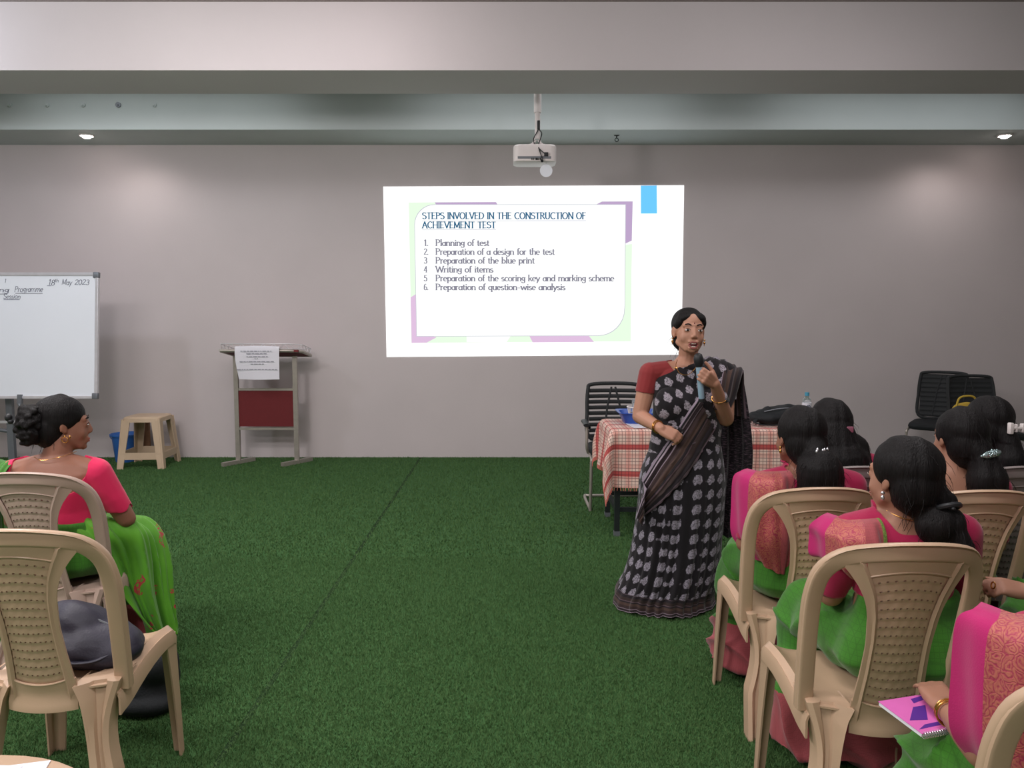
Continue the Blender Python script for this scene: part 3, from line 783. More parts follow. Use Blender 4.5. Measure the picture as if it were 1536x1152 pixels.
P = net([[(-.222, .05, .012), (0, .04, .017), (.225, .05, .012)], [(-.225, 0, .005), (0, -.01, .010), (.223, 0, .005)], [(-.22, -.012, -.12), (0, -.022, -.12), (.222, -.012, -.11)], [(-.19, -.006, -.315), (.02, -.03, -.318), (.222, -.02, -.315)]], 14, 22)
grid_solid(m, P, .0012); sh_ = part('sheet', m, M['paper'], pp)
m = MB(); rr = random.Random(3)
for (z, a, b) in ((-.03, -.16, .15), (-.055, -.10, .1), (-.085, -.10, .11), (-.105, -.02, .01), (-.135, -.17, .17), (-.16, -.06, .07), (-.215, -.20, .20)):
    x = a
    while x < b:
        w = rr.uniform(.012, .045); w = min(w, b-x+.004); m.box(x, x+w, -.0335, -.0325, z-.0035, z+.0035); x += w+.008
part('print_line', m, M['ink2'], sh_, False)

# ------------------------------------------------------------------ stool and bucket
sc_ = W(226, 694, 7.95); so = root('plastic_stool', (sc_.x, 7.93, 0), 'beige plastic stool beside a blue bucket near the wall', 'stool', R(3))
def stool():
    H = .52
    m = MB(); m.loft([(0, 0, z, .185+d, .185+d, 0, 7) for z, d in ((H-.05, .008), (H-.01, .003), (H, -.008), (H+.002, -.03))], 40); part('seat', m, M['stool'], so)
    for sx in (-1, 1):
        for sy in (-1, 1):
            m = MB(); a = .188; b = .232
            for (ux, uy) in ((1, 0), (0, 1)):    # angle section: two flanges
                w0, w1 = .085, .060
                pts = lambda q, w, z: [(sx*q, sy*q, z), (sx*(q-ux*w), sy*(q-uy*w), z)]
                t = .012
                vs = []
                for q, w, z in ((b, w1, 0), (a, w0, H-.03)):
                    for k in (0, 1):
                        e = q-k*t
                        vs += [(sx*(q if ux else q-k*t), sy*(q if uy else q-k*t), z), (sx*(q-ux*w if ux else q-k*t), sy*(q-uy*w if uy else q-k*t), z)]
                m.add(vs, [(0, 1, 5, 4), (2, 6, 7, 3), (0, 4, 6, 2), (1, 3, 7, 5), (0, 2, 3, 1), (4, 5, 7, 6)])
            m.tube([(sx*(b-.008), sy*(b-.008), 0), (sx*(a-.008), sy*(a-.008), H-.02)], .012, 10)
            part('leg', m, M['stool'], so)
    for k in range(4):
        m = MB(); m.M = Matrix.Rotation(k*PI/2, 4, 'Z'); q = .215
        m.box(-q, q, -q-.004, -q+.006, .095, .165); part('stretcher', m, M['stool'], so, False)
stool()
bc = W(187, 690, 8.12); bk = root('bucket', (bc.x, 8.17, 0), 'small blue plastic bucket behind the stool', 'bucket')
m = MB(); n = 32
prof = [(0, .012), (.10, .012), (.105, 0), (.11, .0), (.142, .275), (.158, .275), (.16, .295), (.150, .298), (.138, .28), (.107, .02), (0, .02)]
vs = []; fs = []
for j, (r, z) in enumerate(prof):
    for i in range(n): vs.append((max(r, .0005)*math.cos(2*PI*i/n), max(r, .0005)*math.sin(2*PI*i/n), z))
for j in range(len(prof)-1):
    for i in range(n): fs.append((j*n+i, j*n+(i+1) % n, (j+1)*n+(i+1) % n, (j+1)*n+i))
m.add(vs, fs); part('tub', m, M['blue'], bk)
m = MB(); m.tube([(.155*math.cos(a), -.03-.12*math.sin(a)*.4, .28-.06*math.sin(a)) for a in np.linspace(0, PI, 14)], .004, 8, 'auto'); part('handle', m, M['blue'], bk)
cb = root('cardboard_piece', (W(211, 690, 8.12).x, 8.24, 0), 'brown upright board leaning on the wall behind the stool', 'board')
m = MB(); m.box(-.048, .048, -.02, .02, 0, .40); m.box(-.052, .052, -.024, .024, .40, .407); part('board', m, M['card'], cb, False)

# ------------------------------------------------------------------ table with checked cloth
TX0, TX1, TY0, TY1, TZ = .69, 2.12, 5.25, 5.86, .745
tb = root('table', ((TX0+TX1)/2, (TY0+TY1)/2, 0), 'dark metal-legged table under the checked cloth behind the speaker', 'table')
hx, hy = (TX1-TX0)/2, (TY1-TY0)/2
m = MB(); m.box(-hx, hx, -hy, hy, TZ-.03, TZ-.006); part('table_top', m, M['darkmetal'], tb, False)
for sx in (-1, 1):
    for sy in (-1, 1):
        m = MB(); x = sx*(hx-.04); y = sy*(hy-.04); m.box(x-.018, x+.018, y-.018, y+.018, .03, TZ-.03); lg = part('leg', m, M['darkmetal'], tb, False)
        m = MB(); m.box(x-.021, x+.021, y-.021, y+.021, 0, .035); part('leg_cap', m, M['greymetal'], lg, False)
    m = MB(); x = sx*(hx-.04); m.box(x-.014, x+.014, -hy+.04, hy-.04, .17, .20); part('stretcher', m, M['darkmetal'], tb, False)
for sy in (-1, 1):
    m = MB(); y = sy*(hy-.05); m.box(-hx+.04, hx-.04, y-.012, y+.012, .17, .20); part('stretcher', m, M['darkmetal'], tb, False)
def tablecloth():
    # cloth grid in flat coordinates: bends over the edges and hangs with folds
    ov = .40; ovx = .30; nu, nv = 110, 72
    us = np.linspace(-hx-ovx, hx+ovx, nu); vs = np.linspace(-hy-ov, hy+.20, nv); P = np.zeros((nv, nu, 3)); uv = []
    for j, v in enumerate(vs):
        for i, u in enumerate(us):
            eu = max(abs(u)-hx, 0); ev = max(-v-hy, 0) if v < 0 else max(v-hy, 0); su = 1 if u > 0 else -1; sv = -1 if v < 0 else 1
            x = min(max(u, -hx), hx); y = min(max(v, -hy), hy); z = TZ
            if eu > 0 and ev > 0:     # corner: the cloth falls in a pointed fold
                r = math.hypot(eu, ev); a = math.atan2(ev, eu); dr = r
                out = .012+.055*math.sin(2*a)*min(1, r/.2)
                x = su*(hx+out*math.cos(a)+.02*math.cos(a)); y = sv*(hy+out*math.sin(a)+.02*math.sin(a)); z = TZ-dr*.97
            elif eu > 0: x = su*(hx+.014+.02*math.sin(v*15+1)*min(1, eu/.3)+.10*eu); z = TZ-eu
            elif ev > 0: y = sv*(hy+.014+.012*math.sin(u*13+2.2)*min(1, ev/.3)); z = TZ-ev
            P[j, i] = (x, y, z+.002); uv.append((u+3, v+3.03))
    # short rounding of the sharp bend
    for _ in range(2): P[1:-1, 1:-1] = (P[:-2, 1:-1]+P[2:, 1:-1]+P[1:-1, :-2]+P[1:-1, 2:]+2*P[1:-1, 1:-1])/6
    P[..., 2] += .004
    m = MB(); grid_solid(m, P, .003, uv); c = root('tablecloth', tb.location, 'red and cream checked tablecloth with tasselled edge', 'tablecloth'); part('cloth', m, M['check'], c, ang=80)
    rr = random.Random(5)
    m = MB()
    for i in range(0, nu, 1):
        p = P[0, i]; m.tube([tuple(p), (p[0]+rr.uniform(-.006, .006), p[1], p[2]-.022)], .0022, 5)
    for j in range(0, nv, 1):
        p = P[j, 0]; m.tube([tuple(p), (p[0], p[1]+rr.uniform(-.006, .006), p[2]-.03)], .0026, 5)
    f = part('fringe', m, M['paper'] if 0 else cloth('cloth_fringe', (214, 120, 108)), c); f['kind'] = 'stuff'
tablecloth()
TT = TZ+.008
# tray, glasses, papers
tc = W(948, 626, 5.55); ty = root('serving_tray', (tc.x+.10, 5.60, TT), 'blue plastic tray on the left end of the table', 'tray')
m = MB()
m.loft([(0, 0, .0, .15, .10, 0, 7), (0, 0, .012, .155, .105, 0, 7)], 36); part('base', m, M['traybl'], ty)
m = MB(); n = 40
for (a, b) in ((.0, .0),):
    rg = []
    for (r, z, o) in ((.152, .004, 0), (.185, .075, 0), (.205, .083, 0), (.205, .087, 0), (.181, .080, 0), (.148, .010, 0)):
        rg.append((0, 0, z, r, r-.05, 0, 7))
    vs = []; fs = []
    for (cx, cy, cz, rx, ry, rot, ex) in rg:
        for i in range(n):
            t = 2*PI*i/n; c_, d_ = math.cos(t), math.sin(t); vs.append((rx*math.copysign(abs(c_)**(2/ex), c_), ry*math.copysign(abs(d_)**(2/ex), d_), cz))
    for j in range(len(rg)-1):
        for i in range(n): fs.append((j*n+i, j*n+(i+1) % n, (j+1)*n+(i+1) % n, (j+1)*n+i))
    m.add(vs, fs)
part('rim', m, M['traybl'], ty)
bk_ = root('wire_basket', (ty.location.x-.055, 5.585, TT+.0125), 'white slatted basket inside the blue tray', 'basket')
for k in range(14):
    a = 2*PI*k/14; m = MB(); m.tube([(.052*math.cos(a), .052*math.sin(a), .0), (.072*math.cos(a), .072*math.sin(a), .105)], .0042, 6); part('slat', m, M['white'], bk_)
m = MB(); m.torus((0, 0, .106), .073, .006); m.torus((0, 0, .004), .052, .005); m.torus((0, 0, .06), .062, .0035); m.tube([(0, 0, .0), (0, 0, .006)], .05, 20); part('ring_frame', m, M['white'], bk_)
for k, (dx, dy, h, lab) in enumerate(((-.02, -.015, .155, 'clear tumbler in the white basket, left one'), (.022, .018, .16, 'clear tumbler in the white basket, right one'))):
    gt = root('glass_tumbler', (bk_.location.x+dx, 5.585+dy, TT+.02), lab, 'glass', group='tumblers in the basket')
    m = MB(); n = 20; prof = [(.0005, 0), (.02, 0), (.025, h), (.023, h), (.018, .006), (.0005, .006)]; vs = []; fs = []
    for j, (r, z) in enumerate(prof):
        for i in range(n): vs.append((r*math.cos(2*PI*i/n), r*math.sin(2*PI*i/n), z))
    for j in range(len(prof)-1):
        for i in range(n): fs.append((j*n+i, j*n+(i+1) % n, (j+1)*n+(i+1) % n, (j+1)*n+i))
    m.add(vs, fs); part('tumbler', m, M['glass'], gt)
for k, (dx, ax, mt, lab) in enumerate(((.06, .05, 'micblue', 'pale blue pen standing in the tray'), (.085, .09, 'traybl', 'dark blue pen leaning in the tray'), (.10, .03, 'silver', 'silver pen leaning in the tray'))):
    pn = root('pen', (ty.location.x+dx-.02, 5.60, TT+.022), lab, 'pen')
    m = MB(); m.tube([(0, 0, 0), (ax*.8, 0, .13)], .0055, 8); part('barrel', m, M[mt], pn)
    m = MB(); m.tube([(ax*.8, 0, .13), (ax*.85, 0, .138)], .004, 8); part('cap', m, M['black'], pn)
for k, (px, rz, lab) in enumerate(((962, .1, 'white papers lying beside the tray on the table'), (975, -.25, 'second white paper sheet under the others on the table'))):
    pa = root('paper_sheet', (W(px, 634, 5.42).x+.02, 5.42, TT+.001+.003*(1-k)), lab, 'paper', rz)
    m = MB(); m.box(-.105, .105, -.12, .12, 0, .002); part('sheet', m, M['paper'], pa, False)
# black bag on the table
bgc = W(1172, 625, 5.50); bag = root('shoulder_bag', (bgc.x, 5.52, TT), 'black fabric bag lying on the right end of the table', 'bag')
m = MB(); m.ell((0, 0, .055), (.24, .13, .055)); m.ell((.04, 0, .085), (.17, .11, .06)); m.ell((-.12, -.02, .05), (.13, .11, .05)); m.cap((-.2, -.02, .06), (-.1, -.03, .085), .03, .045)
m.ell((.16, 0, .06), (.13, .12, .058))
me = fuse(m, .008, 3); displace(me, lambda c: .008*npnoise(c, (25, 20, 30), 3)); c_ = co(me); c_[:, 2] = np.maximum(c_[:, 2], .002); setco(me, c_); part('bag_body', me, M['bag'], bag)
m = MB(); m.tube(catmull([(-.19, -.08, .06), (-.22, -.12, .03), (-.16, -.15, .015), (-.05, -.15, .02), (.06, -.12, .06)], 24).tolist(), [(.014, .003)]*24, 8); part('strap', m, M['bag'], bag)
m = MB(); m.tube(catmull([(-.14, -.07, .10), (-.02, -.09, .125), (.12, -.08, .125)], 16).tolist(), .004, 6); part('zip', m, M['greymetal'], bag)
m = MB(); m.box(-.235, -.215, -.11, -.095, .01, .035); m.box(-.205, -.19, -.12, -.11, .005, .03); part('buckle', m, M['silver'], bag, False)
wbt = root('water_bottle', (W(1210, 610, 5.72).x, 5.72, TT), 'clear water bottle with blue cap behind the black bag', 'bottle')
m = MB(); m.loft([(0, 0, z, r, r, 0, 2) for z, r in ((0, .028), (.01, .033), (.05, .033), (.055, .031), (.06, .033), (.14, .033), (.165, .026), (.18, .014), (.19, .013))], 24); part('bottle_body', m, M['glass'], wbt)
m = MB(); m.loft([(0, 0, z, .0345, .0345, 0, 2) for z in (.075, .135)], 24); part('label_band', m, M['paper'], wbt)
m = MB(); m.tube([(0, 0, .186), (0, 0, .212)], .0165, 16); part('bottle_cap', m, mk('aqua_cap', (74, 150, 178), .4), wbt)
m = MB(); m.torus((0, -.0352, .105), .014, .003, (0, 1, 0), 16); m.box(-.006, .006, -.0365, -.035, .098, .112); part('label_mark', m, M['ink'], wbt)

# ------------------------------------------------------------------ black mesh office chairs
def office_chair(x, y, rz, label, arms=True, solid=False, w=.235, top=.965):
    r = root('office_chair', (x, y, 0), label, 'chair', rz, 'black mesh office chairs')
    # faces +y locally
    z0, z1 = .52, top
    def bp(u, z): return (u, -.22-.10*(z-.45)/.5+.03*(u/.22)**2, z)
    m = MB(); P = [(-w*.9, z0), (-w*.97, (z0+z1)/2), (-w*.93, z1-.05), (-w*.8, z1-.008), (0, z1), (w*.8, z1-.008), (w*.93, z1-.05), (w*.97, (z0+z1)/2), (w*.9, z0), (0, z0-.02)]
    C = catmull([bp(*p) for p in P]+[bp(*P[0])], 60)[:-1]
    m.tube(C.tolist(), [(.016, .018)]*59, 8, up=(0, 1, 0), closed=True); part('back_frame', m, M['mesh'], r)
    for k in range(9):
        z = z1-.055-.047*k; hw = w*.9
        m = MB(); m.tube([bp(u*hw, z-.004) for u in np.linspace(-1, 1, 9)], [(.006, .0165)]*9, 8, up=(0, 0, 1)); part('back_slat', m, M['mesh'], r)
    if solid:
        m = MB(); grid_solid(m, np.array([[bp(u*w*.9, z) for u in np.linspace(-1, 1, 12)] for z in np.linspace(z0, z1-.02, 8)]), .003); part('mesh_panel', m, M['mesh'], r)
    for s in (-1, 1):
        m = MB(); m.tube([bp(s*.016, z1-.03), bp(s*.055, z1-.2), bp(s*.085, z0)], .009, 8, 'auto'); part('back_strut', m, M['mesh'], r)
    m = MB(); m.rbox(-.24, .24, -.22, .25, .42, .49, .03); part('seat', m, M['bag'], r)
    for s in (-1, 1):
        if arms:
            m = MB(); m.tube(catmull([bp(s*.22, .60), (s*.26, -.15, .66), (s*.27, .0, .685), (s*.27, .16, .67)], 16).tolist(), [(.026, .014)]*16, 10); part('armrest', m, M['black'], r)
            m = MB(); m.tube(catmull([(s*.265, .12, .665), (s*.265, .13, .5), (s*.25, .10, .44)], 12).tolist(), .012, 8, 'auto'); part('arm_support', m, M['steel'], r)
        m = MB(); m.tube(catmull([(s*.23, -.2, .43), (s*.235, .2, .42), (s*.24, .25, .36), (s*.245, .24, .03), (s*.245, .20, .015), (s*.245, -.22, .014), (s*.20, -.25, .014), (0, -.25, .014)], 40).tolist(), .0125, 10, 'auto'); part('sled_leg', m, M['steel'], r)
    return r
office_chair(.86, 6.22, PI, 'black mesh office chair behind the checked table')
office_chair(W(1457, 600, 7.35).x, 7.1, PI, 'black mesh office chair by the wall at right, facing the room', w=.225, arms=False, solid=True)
office_chair(W(1432, 600, 7.35).x+.02, 7.66, PI*.80, 'black mesh office chair turned aside, partly hidden by another', w=.225, arms=False, solid=True)
yb = root('yellow_handbag', (W(1452, 600, 6.95).x, 6.98, .493), 'yellow handbag standing on an office chair seat', 'bag')
m = MB(); m.ell((0, 0, .13), (.16, .06, .135)); m.ell((0, .0, .05), (.17, .07, .05)); me = fuse(m, .01, 3); displace(me, lambda c: .005*npnoise(c, (30, 20, 30), 8)); part('bag_body', me, M['yellow'], yb)
m = MB(); m.tube(catmull([(-.10, -.02, .22), (-.07, -.03, .31), (.05, -.03, .315), (.10, -.02, .22)], 20).tolist(), .009, 8, 'auto'); part('handle', m, M['yellow'], yb)
m = MB(); m.ell((.10, -.055, .235), (.10, .04, .055)); part('folded_cloth', m, M['tan'], yb)
# ------------------------------------------------------------------ woven-back plastic chairs
def chair_proto(x, y, rz, label, mat):
    r = root('plastic_chair', (x, y, 0), label, 'chair', rz, 'woven-back plastic chairs')
    def S(u, z, d=0.0):
        t = max((z-.40)/.46, 0)
        return Vector((u, -.195-.125*t**1.15+.075*(u/.215)**2-d, z if z < .42 else .42+(z-.42)*1.10))
    hw = .214
    path = [(-.208, .40), (-.214, .52), (-.220, .64), (-.221, .73), (-.207, .798), (-.163, .844), (-.085, .864), (0, .869)]
    path = path+[(-a, b) for a, b in path[-2::-1]]
    C = catmull(path, 56)
    pts = [S(a, b) for a, b in C]
    rad = []
    for a, b in C: rad.append((.0225, .0105))
    # sweep with an in-plane width: 'up' is the surface normal (about -y)
    m = MB(); m.tube(pts, rad, 16, up=(0, -1, 0), ex=5)
    # rolled rim along the outer edge
    cc = Vector((0, 0, .60)); rim = []
    for (a, b) in C:
        dx, dz = (a, max(b-.68, 0)*1.4); L = math.hypot(dx, dz) or 1; rim.append(S(a+dx/L*.021, b+dz/L*.021, .004))
    m.tube(rim, [(.0045, .012)]*len(rim), 8, up=(0, -1, 0))
    part('back_frame', m, mat, r)
    # woven splat
    def wd(z):      # half width of the woven field
        t = (z-.40)/.45
        return float(np.interp(t, [0, .1, .3, .5, .65, .78, .9, 1.0], [.082, .080, .074, .073, .078, .090, .112, .135]))
    zb, zt = .455, .800
    nc, nr, sub = 10, 15, 6
    nu, nv = nc*sub+1, nr*sub+1
    P = np.zeros((nv, nu, 3)); hole = np.zeros((nv-1, nu-1), bool)
    for j in range(nv):
        for i in range(nu):
            s = -1+2*i/(nu-1); t = j/(nv-1)
            z = zb+(zt-zb)*t+.018*(1-s*s)*t-.012*(1-s*s)*(1-t)
            u = s*wd(z); ci, cj = i/sub, j/sub
            edge = min(1, min(i, nu-1-i, j, nv-1-j)/2.)
            wv = math.sin(PI*ci)*math.sin(PI*cj)*(1)
            row = abs(math.sin(PI*cj))
            fr = cj % 1.0; d = (.0030*(1-fr)**.8+.0005*math.copysign(1, wv)*abs(wv)**.6)*edge
            P[j, i] = S(u, z, d+.001)
    for j in range(1, nr):
        for i in range(1, nc):
            hole[j*sub, i*sub-1:i*sub+1] = True
    k = nv*nu; vs = P.reshape(-1, 3).tolist()+(P+np.array([0, .013, 0])).reshape(-1, 3).tolist(); fs = []
    for j in range(nv-1):
        for i in range(nu-1):
            a, b, c, d = j*nu+i, j*nu+i+1, (j+1)*nu+i+1, (j+1)*nu+i
            if hole[j, i]: continue
            fs.append((a, b, c, d)); fs.append((k+d, k+c, k+b, k+a))
            for (jj, ii, e) in ((j-1, i, (a, b)), (j+1, i, (c, d)), (j, i-1, (d, a)), (j, i+1, (b, c))):
                if 0 <= jj < nv-1 and 0 <= ii < nu-1 and hole[jj, ii]: fs.append((e[1], e[0], e[0]+k, e[1]+k))
    m = MB(); m.add(vs, fs); part('woven_panel', m, mat, r, ang=60)
    # stiles on both sides, flaring into the arch, and the raised lip around the weave
    m = MB()
    for s in (-1, 1):
        G_ = []
        for z in np.linspace(.385, .862, 34):
            w0 = wd(z)-.002; w1 = w0+float(np.interp(z, [.385, .45, .6, .72, .78, .82, .862], [.030, .022, .018, .022, .034, .050, .02]))
            zz = min(z, .86-.035*(w1/.2)**2)
            G_.append([S(s*(w0+(w1-w0)*q), zz, .004+(.005 if q in (.15,) else 0)) for q in (0, .15, .3, .65, 1)])
        grid_solid(m, np.array([[tuple(p) for p in row] for row in G_]), .010)
    # top web between weave and arch, and the apron under it
    G_ = []
    for t in np.linspace(0, 1, 6):
        row = []
        for s in np.linspace(-1, 1, 20):
            z0 = zt+.018*(1-s*s); z1 = .855-.006*s*s; z = z0+(z1-z0)*t; row.append(tuple(S(s*(wd(z0)+.012*t), z, .003)))
        G_.append(row)
    grid_solid(m, np.array(G_), .009)
    G_ = []
    for t in np.linspace(0, 1, 5):
        row = []
        for s in np.linspace(-1, 1, 20):
            z0 = .365-.004*(1-s*s); z1 = zb-.012*(1-s*s)+.002; z = z0+(z1-z0)*t
            row.append(tuple(S(s*(wd(z)+.022), z, .003+(.008 if t < .3 else 0))))
        G_.append(row)
    grid_solid(m, np.array(G_), .010)
    lip = [S(s*wd(zb), zb-.012*(1-s*s), .007) for s in np.linspace(-1, 1, 14)]; m.tube(lip, .0035, 8, 'auto')
    for s in (-1, 1): m.tube([S(s*wd(z), z, .007) for z in np.linspace(zb, zt, 16)], .003, 8, 'auto')
    m.tube([S(s*wd(zt), zt+.018*(1-s*s), .007) for s in np.linspace(-1, 1, 14)], .003, 8, 'auto')
    part('back_web', m, mat, r)
    # seat with rolled sides
    n = 26; P = np.zeros((n, n, 3))
    for j in range(n):
        for i in range(n):
            s = -1+2*i/(n-1); t = j/(n-1); y = -.20+.425*t
            hwid = .205+.022*t-.02*max(0, (t-.85)/.15)**2
            x = s*hwid; e = abs(s)
            z = .425+.012*t+.022*e**6*math.sin(min(1, t*1.25)*PI*.5)-.012*(1-e*e)*math.sin(PI*t)
            z += .030*(e**5)*max(0, math.sin((t-.15)*PI*.95))-.03*max(0, (t-.86)/.14)**2-.035*max(0, (e-.93)/.07)**2
            y2 = y-.0*e
            P[j, i] = (x, y2+.045*e**2*(1-t), z)
    m = MB(); grid_solid(m, P, .006)
    for s in (-1, 1):      # side rail
        G_ = []
        for t in np.linspace(0, 1, 18):
            i = 0 if s < 0 else n-1; p = P[int(round(t*(n-1))), i]
            dn = .035+.028*(1-t)+.02*max(0, t-.75)
            G_.append([(p[0], p[1], p[2]+.004), (p[0]+s*.006, p[1], p[2]-.012), (p[0]+s*.006, p[1], p[2]-dn)])
        grid_solid(m, np.array(G_), .007)
    G_ = [[(P[n-1, i][0], P[n-1, i][1]+.004*q, P[n-1, i][2]-.028*q) for q in (0, .5, 1)] for i in range(n)]; grid_solid(m, np.array(G_), .006)
    part('seat', m, mat, r)
    for s in (-1, 1):
        # rear leg: broad channel section under the side of the back
        m = MB(); G_ = []
        for t in [-.02, -.01]+list(np.linspace(0, 1, 14)):
            fw = max(-t*3.0, 0); t = max(t, 0); z = .435*(1-t)+(.004 if fw > .04 else .003 if fw > 0 else 0); e = t**.55
            xo = .222-.012*math.sin(PI*min(1, t*2))*1.2+.004*t; xi = .098+.072*e; yb_ = -.150-.085*t+fw
            xo = .212+.010*t-.028*math.sin(PI*min(1, t*1.6))*(1 if t < .62 else 0)
            G_.append([(s*xo, yb_+.045, z), (s*xo, yb_-.008, z), (s*(xo-.010), yb_-.016, z), (s*(xo*.72+xi*.28), yb_-.010, z), (s*(xo*.66+xi*.34), yb_+.002, z),
                       (s*(xo*.34+xi*.66), yb_+.002-.03*(1-t)*.4, z), (s*(xo*.28+xi*.72), yb_-.012-.03*(1-t)*.4, z), (s*xi, yb_-.014-.04*(1-t)**2, z), (s*xi, yb_+.02-.03*(1-t)**2, z)])
        grid_solid(m, np.array(G_), .006); part('leg', m, mat, r)
        m = MB(); G_ = []
        for t in np.linspace(0, 1, 12):
            z = .435*(1-t); w = .060-.022*t; xo = .224+.012*t; yf = .208+.012*t
            bl = .02*(1-t)**3
            G_.append([(s*xo, yf-w-bl, z), (s*(xo+.001), yf-w*.5, z), (s*(xo-.001), yf-.008, z), (s*(xo-.010), yf, z), (s*(xo-w*.5), yf+.001, z), (s*(xo-w), yf-.001, z)])
        grid_solid(m, np.array(G_), .006); part('leg', m, mat, r)
    return r
proto = chair_proto(1.03, 2.24, 0, 'beige woven-back chair nearest at right, under the woman with a low curly ponytail', M['chair'])
proto.scale = (.96, 1, 1)
def chair(x, y, rz, label, mat=None):
    c = copytree(proto); c.location = (x, y, 0); c.rotation_euler.z = rz; c['label'] = label
    if mat:
        for ch in c.children:
            ch.data = ch.data.copy(); ch.data.materials.clear(); ch.data.materials.append(mat)
    return c
chair(-1.37, 2.37, 0, 'beige woven-back chair nearest at left with a dark bag on its seat')
chair(-1.825, 3.15, 0, 'greyish woven-back chair under the woman in a hot pink blouse', M['chair_grey'])
chair(1.06, 2.89, 0, 'beige woven-back chair just behind the speaker, under the woman with a silver clip')
chair(1.585, 2.85, 0, 'beige woven-back chair at the right edge under the woman with a glittering barrette')
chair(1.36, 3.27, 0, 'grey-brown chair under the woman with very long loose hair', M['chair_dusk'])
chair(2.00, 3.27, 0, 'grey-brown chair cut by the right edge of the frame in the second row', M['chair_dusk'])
chair(1.08, 1.51, 0, 'beige woven-back chair cut off in the bottom right corner')
chair(1.90, 2.32, 0, 'beige woven-back chair beyond the right edge, under a mostly hidden woman')
# round table corner with papers at the bottom left
rt = root('round_table', (-.92, 1.06, 0), 'beige round plastic table cut off in the bottom left corner', 'table')
m = MB(); m.tube([(0, 0, .690), (0, 0, .694), (0, 0, .712), (0, 0, .718)], [.275, .285, .285, .275], 48, up=(0, 1, 0)); part('table_top', m, M['chair'], rt)
for k in range(4):
    a = PI/4+k*PI/2; m = MB(); m.tube([(.16*math.cos(a), .16*math.sin(a), .69), (.23*math.cos(a), .23*math.sin(a), 0)], [(.03, .02), (.02, .014)], 10, up=(math.cos(a), math.sin(a), 0), ex=4); part('leg', m, M['chair'], rt)
for k, (px, py, rz, lab) in enumerate(((42, 1150, .25, 'white paper sheet on the round table, right one'), (-18, 1150, -.05, 'white paper sheet on the round table at the frame edge'))):
    c = W(px, py, 1.28); pa = root('paper_sheet', (c.x-.03, 1.20, .7185+.001*k), lab, 'paper', rz)
    m = MB(); m.box(-.075, .075, -.10, .10, 0, .0015); part('sheet', m, M['paper'], pa, False)
# bag on the near-left chair seat, and a bag on the floor beyond it
b1 = root('handbag', (-1.345, 2.37, .425), 'dark navy bag resting on the seat of the near left chair', 'bag')
m = MB(); m.ell((0, 0, .065), (.165, .13, .075)); m.ell((-.05, .01, .10), (.13, .10, .07)); m.ell((.09, .0, .055), (.09, .11, .062)); me = fuse(m, .008, 4)
displace(me, lambda c: .010*npnoise(c, (18, 14, 22), 5)+.004*npnoise(c, (50, 50, 60), 6)); c_ = co(me); c_[:, 2] = np.maximum(c_[:, 2], .001); setco(me, c_); part('bag_body', me, M['navy'], b1)
m = MB(); m.tube(catmull([(-.12, -.10, .10), (-.02, -.132, .06), (.08, -.115, .05), (.14, -.06, .075)], 20).tolist(), [(.010, .003)]*20, 8); part('strap', m, M['navy'], b1)
m = MB(); m.tube(catmull([(-.14, -.03, .135), (-.04, -.02, .172), (.08, -.01, .12)], 20).tolist(), .004, 6, 'auto'); part('zip', m, M['greymetal'], b1)
b2 = root('floor_bag', (-1.42, 2.90, 0), 'dark bag standing on the turf between the two left chairs', 'bag')
m = MB(); m.ell((0, 0, .10), (.13, .11, .11)); m.ell((.02, -.02, .16), (.11, .09, .10)); m.ell((0, -.03, .05), (.14, .10, .05)); me = fuse(m, .009, 4)
displace(me, lambda c: .010*npnoise(c, (18, 14, 22), 9)); c_ = co(me); c_[:, 2] = np.maximum(c_[:, 2], .002); setco(me, c_); part('bag_body', me, M['bag'], b2)
m = MB(); m.tube(catmull([(-.05, -.06, .22), (0, -.08, .31), (.07, -.06, .22)], 20).tolist(), [(.010, .004)]*20, 8); part('handle', m, M['bag'], b2)
# ------------------------------------------------------------------ people
def add_head(mb, Mh, mouth_open=False, full=True):
    S0 = mb.M; mb.M = S0 @ Mh
    mb.ell((0, -.015, .030), (.073, .090, .080), n=28, m=16)
    mb.ell((0, .022, -.025), (.063, .064, .082), n=28, m=16)
    mb.ell((0, .038, -.070), (.046, .043, .038), n=20, m=12)
    mb.ell((0, .068, -.094), (.020, .015, .015))
    for s in (-1, 1):
        mb.ell((s*.034, .050, -.034), (.025, .024, .030)); mb.cap((s*.048, .010, -.055), (s*.022, .052, -.088), .020, .016)
        mb.ell((s*.008, .090, -.033), (.008, .010, .0065))
        mb.ell((s*.031, .073, .0005), (.0165, .010, .009))         # lids
        mb.ell((s*.0735, -.010, -.002), (.007, .018, .029), rot=(R(-10), 0, s*R(20))); mb.ell((s*.072, -.006, -.024), (.007, .010, .012))
    mb.cap((-.040, .064, .022), (.040, .064, .022), .012, .012)
    mb.ell((0, .070, .022), (.022, .012, .012))
    mb.cap((0, .079, .010), (0, .094, -.026), .0075, .0100)
    if mouth_open:
        mb.cap((-.020, .083, -.055), (.020, .083, -.055), .0065, .0065); mb.cap((-.017, .079, -.086), (.017, .079, -.086), .007, .007)
    else:
        mb.cap((-.020, .083, -.060), (.020, .083, -.060), .006, .006); mb.cap((-.016, .082, -.070), (.016, .082, -.070), .0065, .0065)
    mb.M = S0
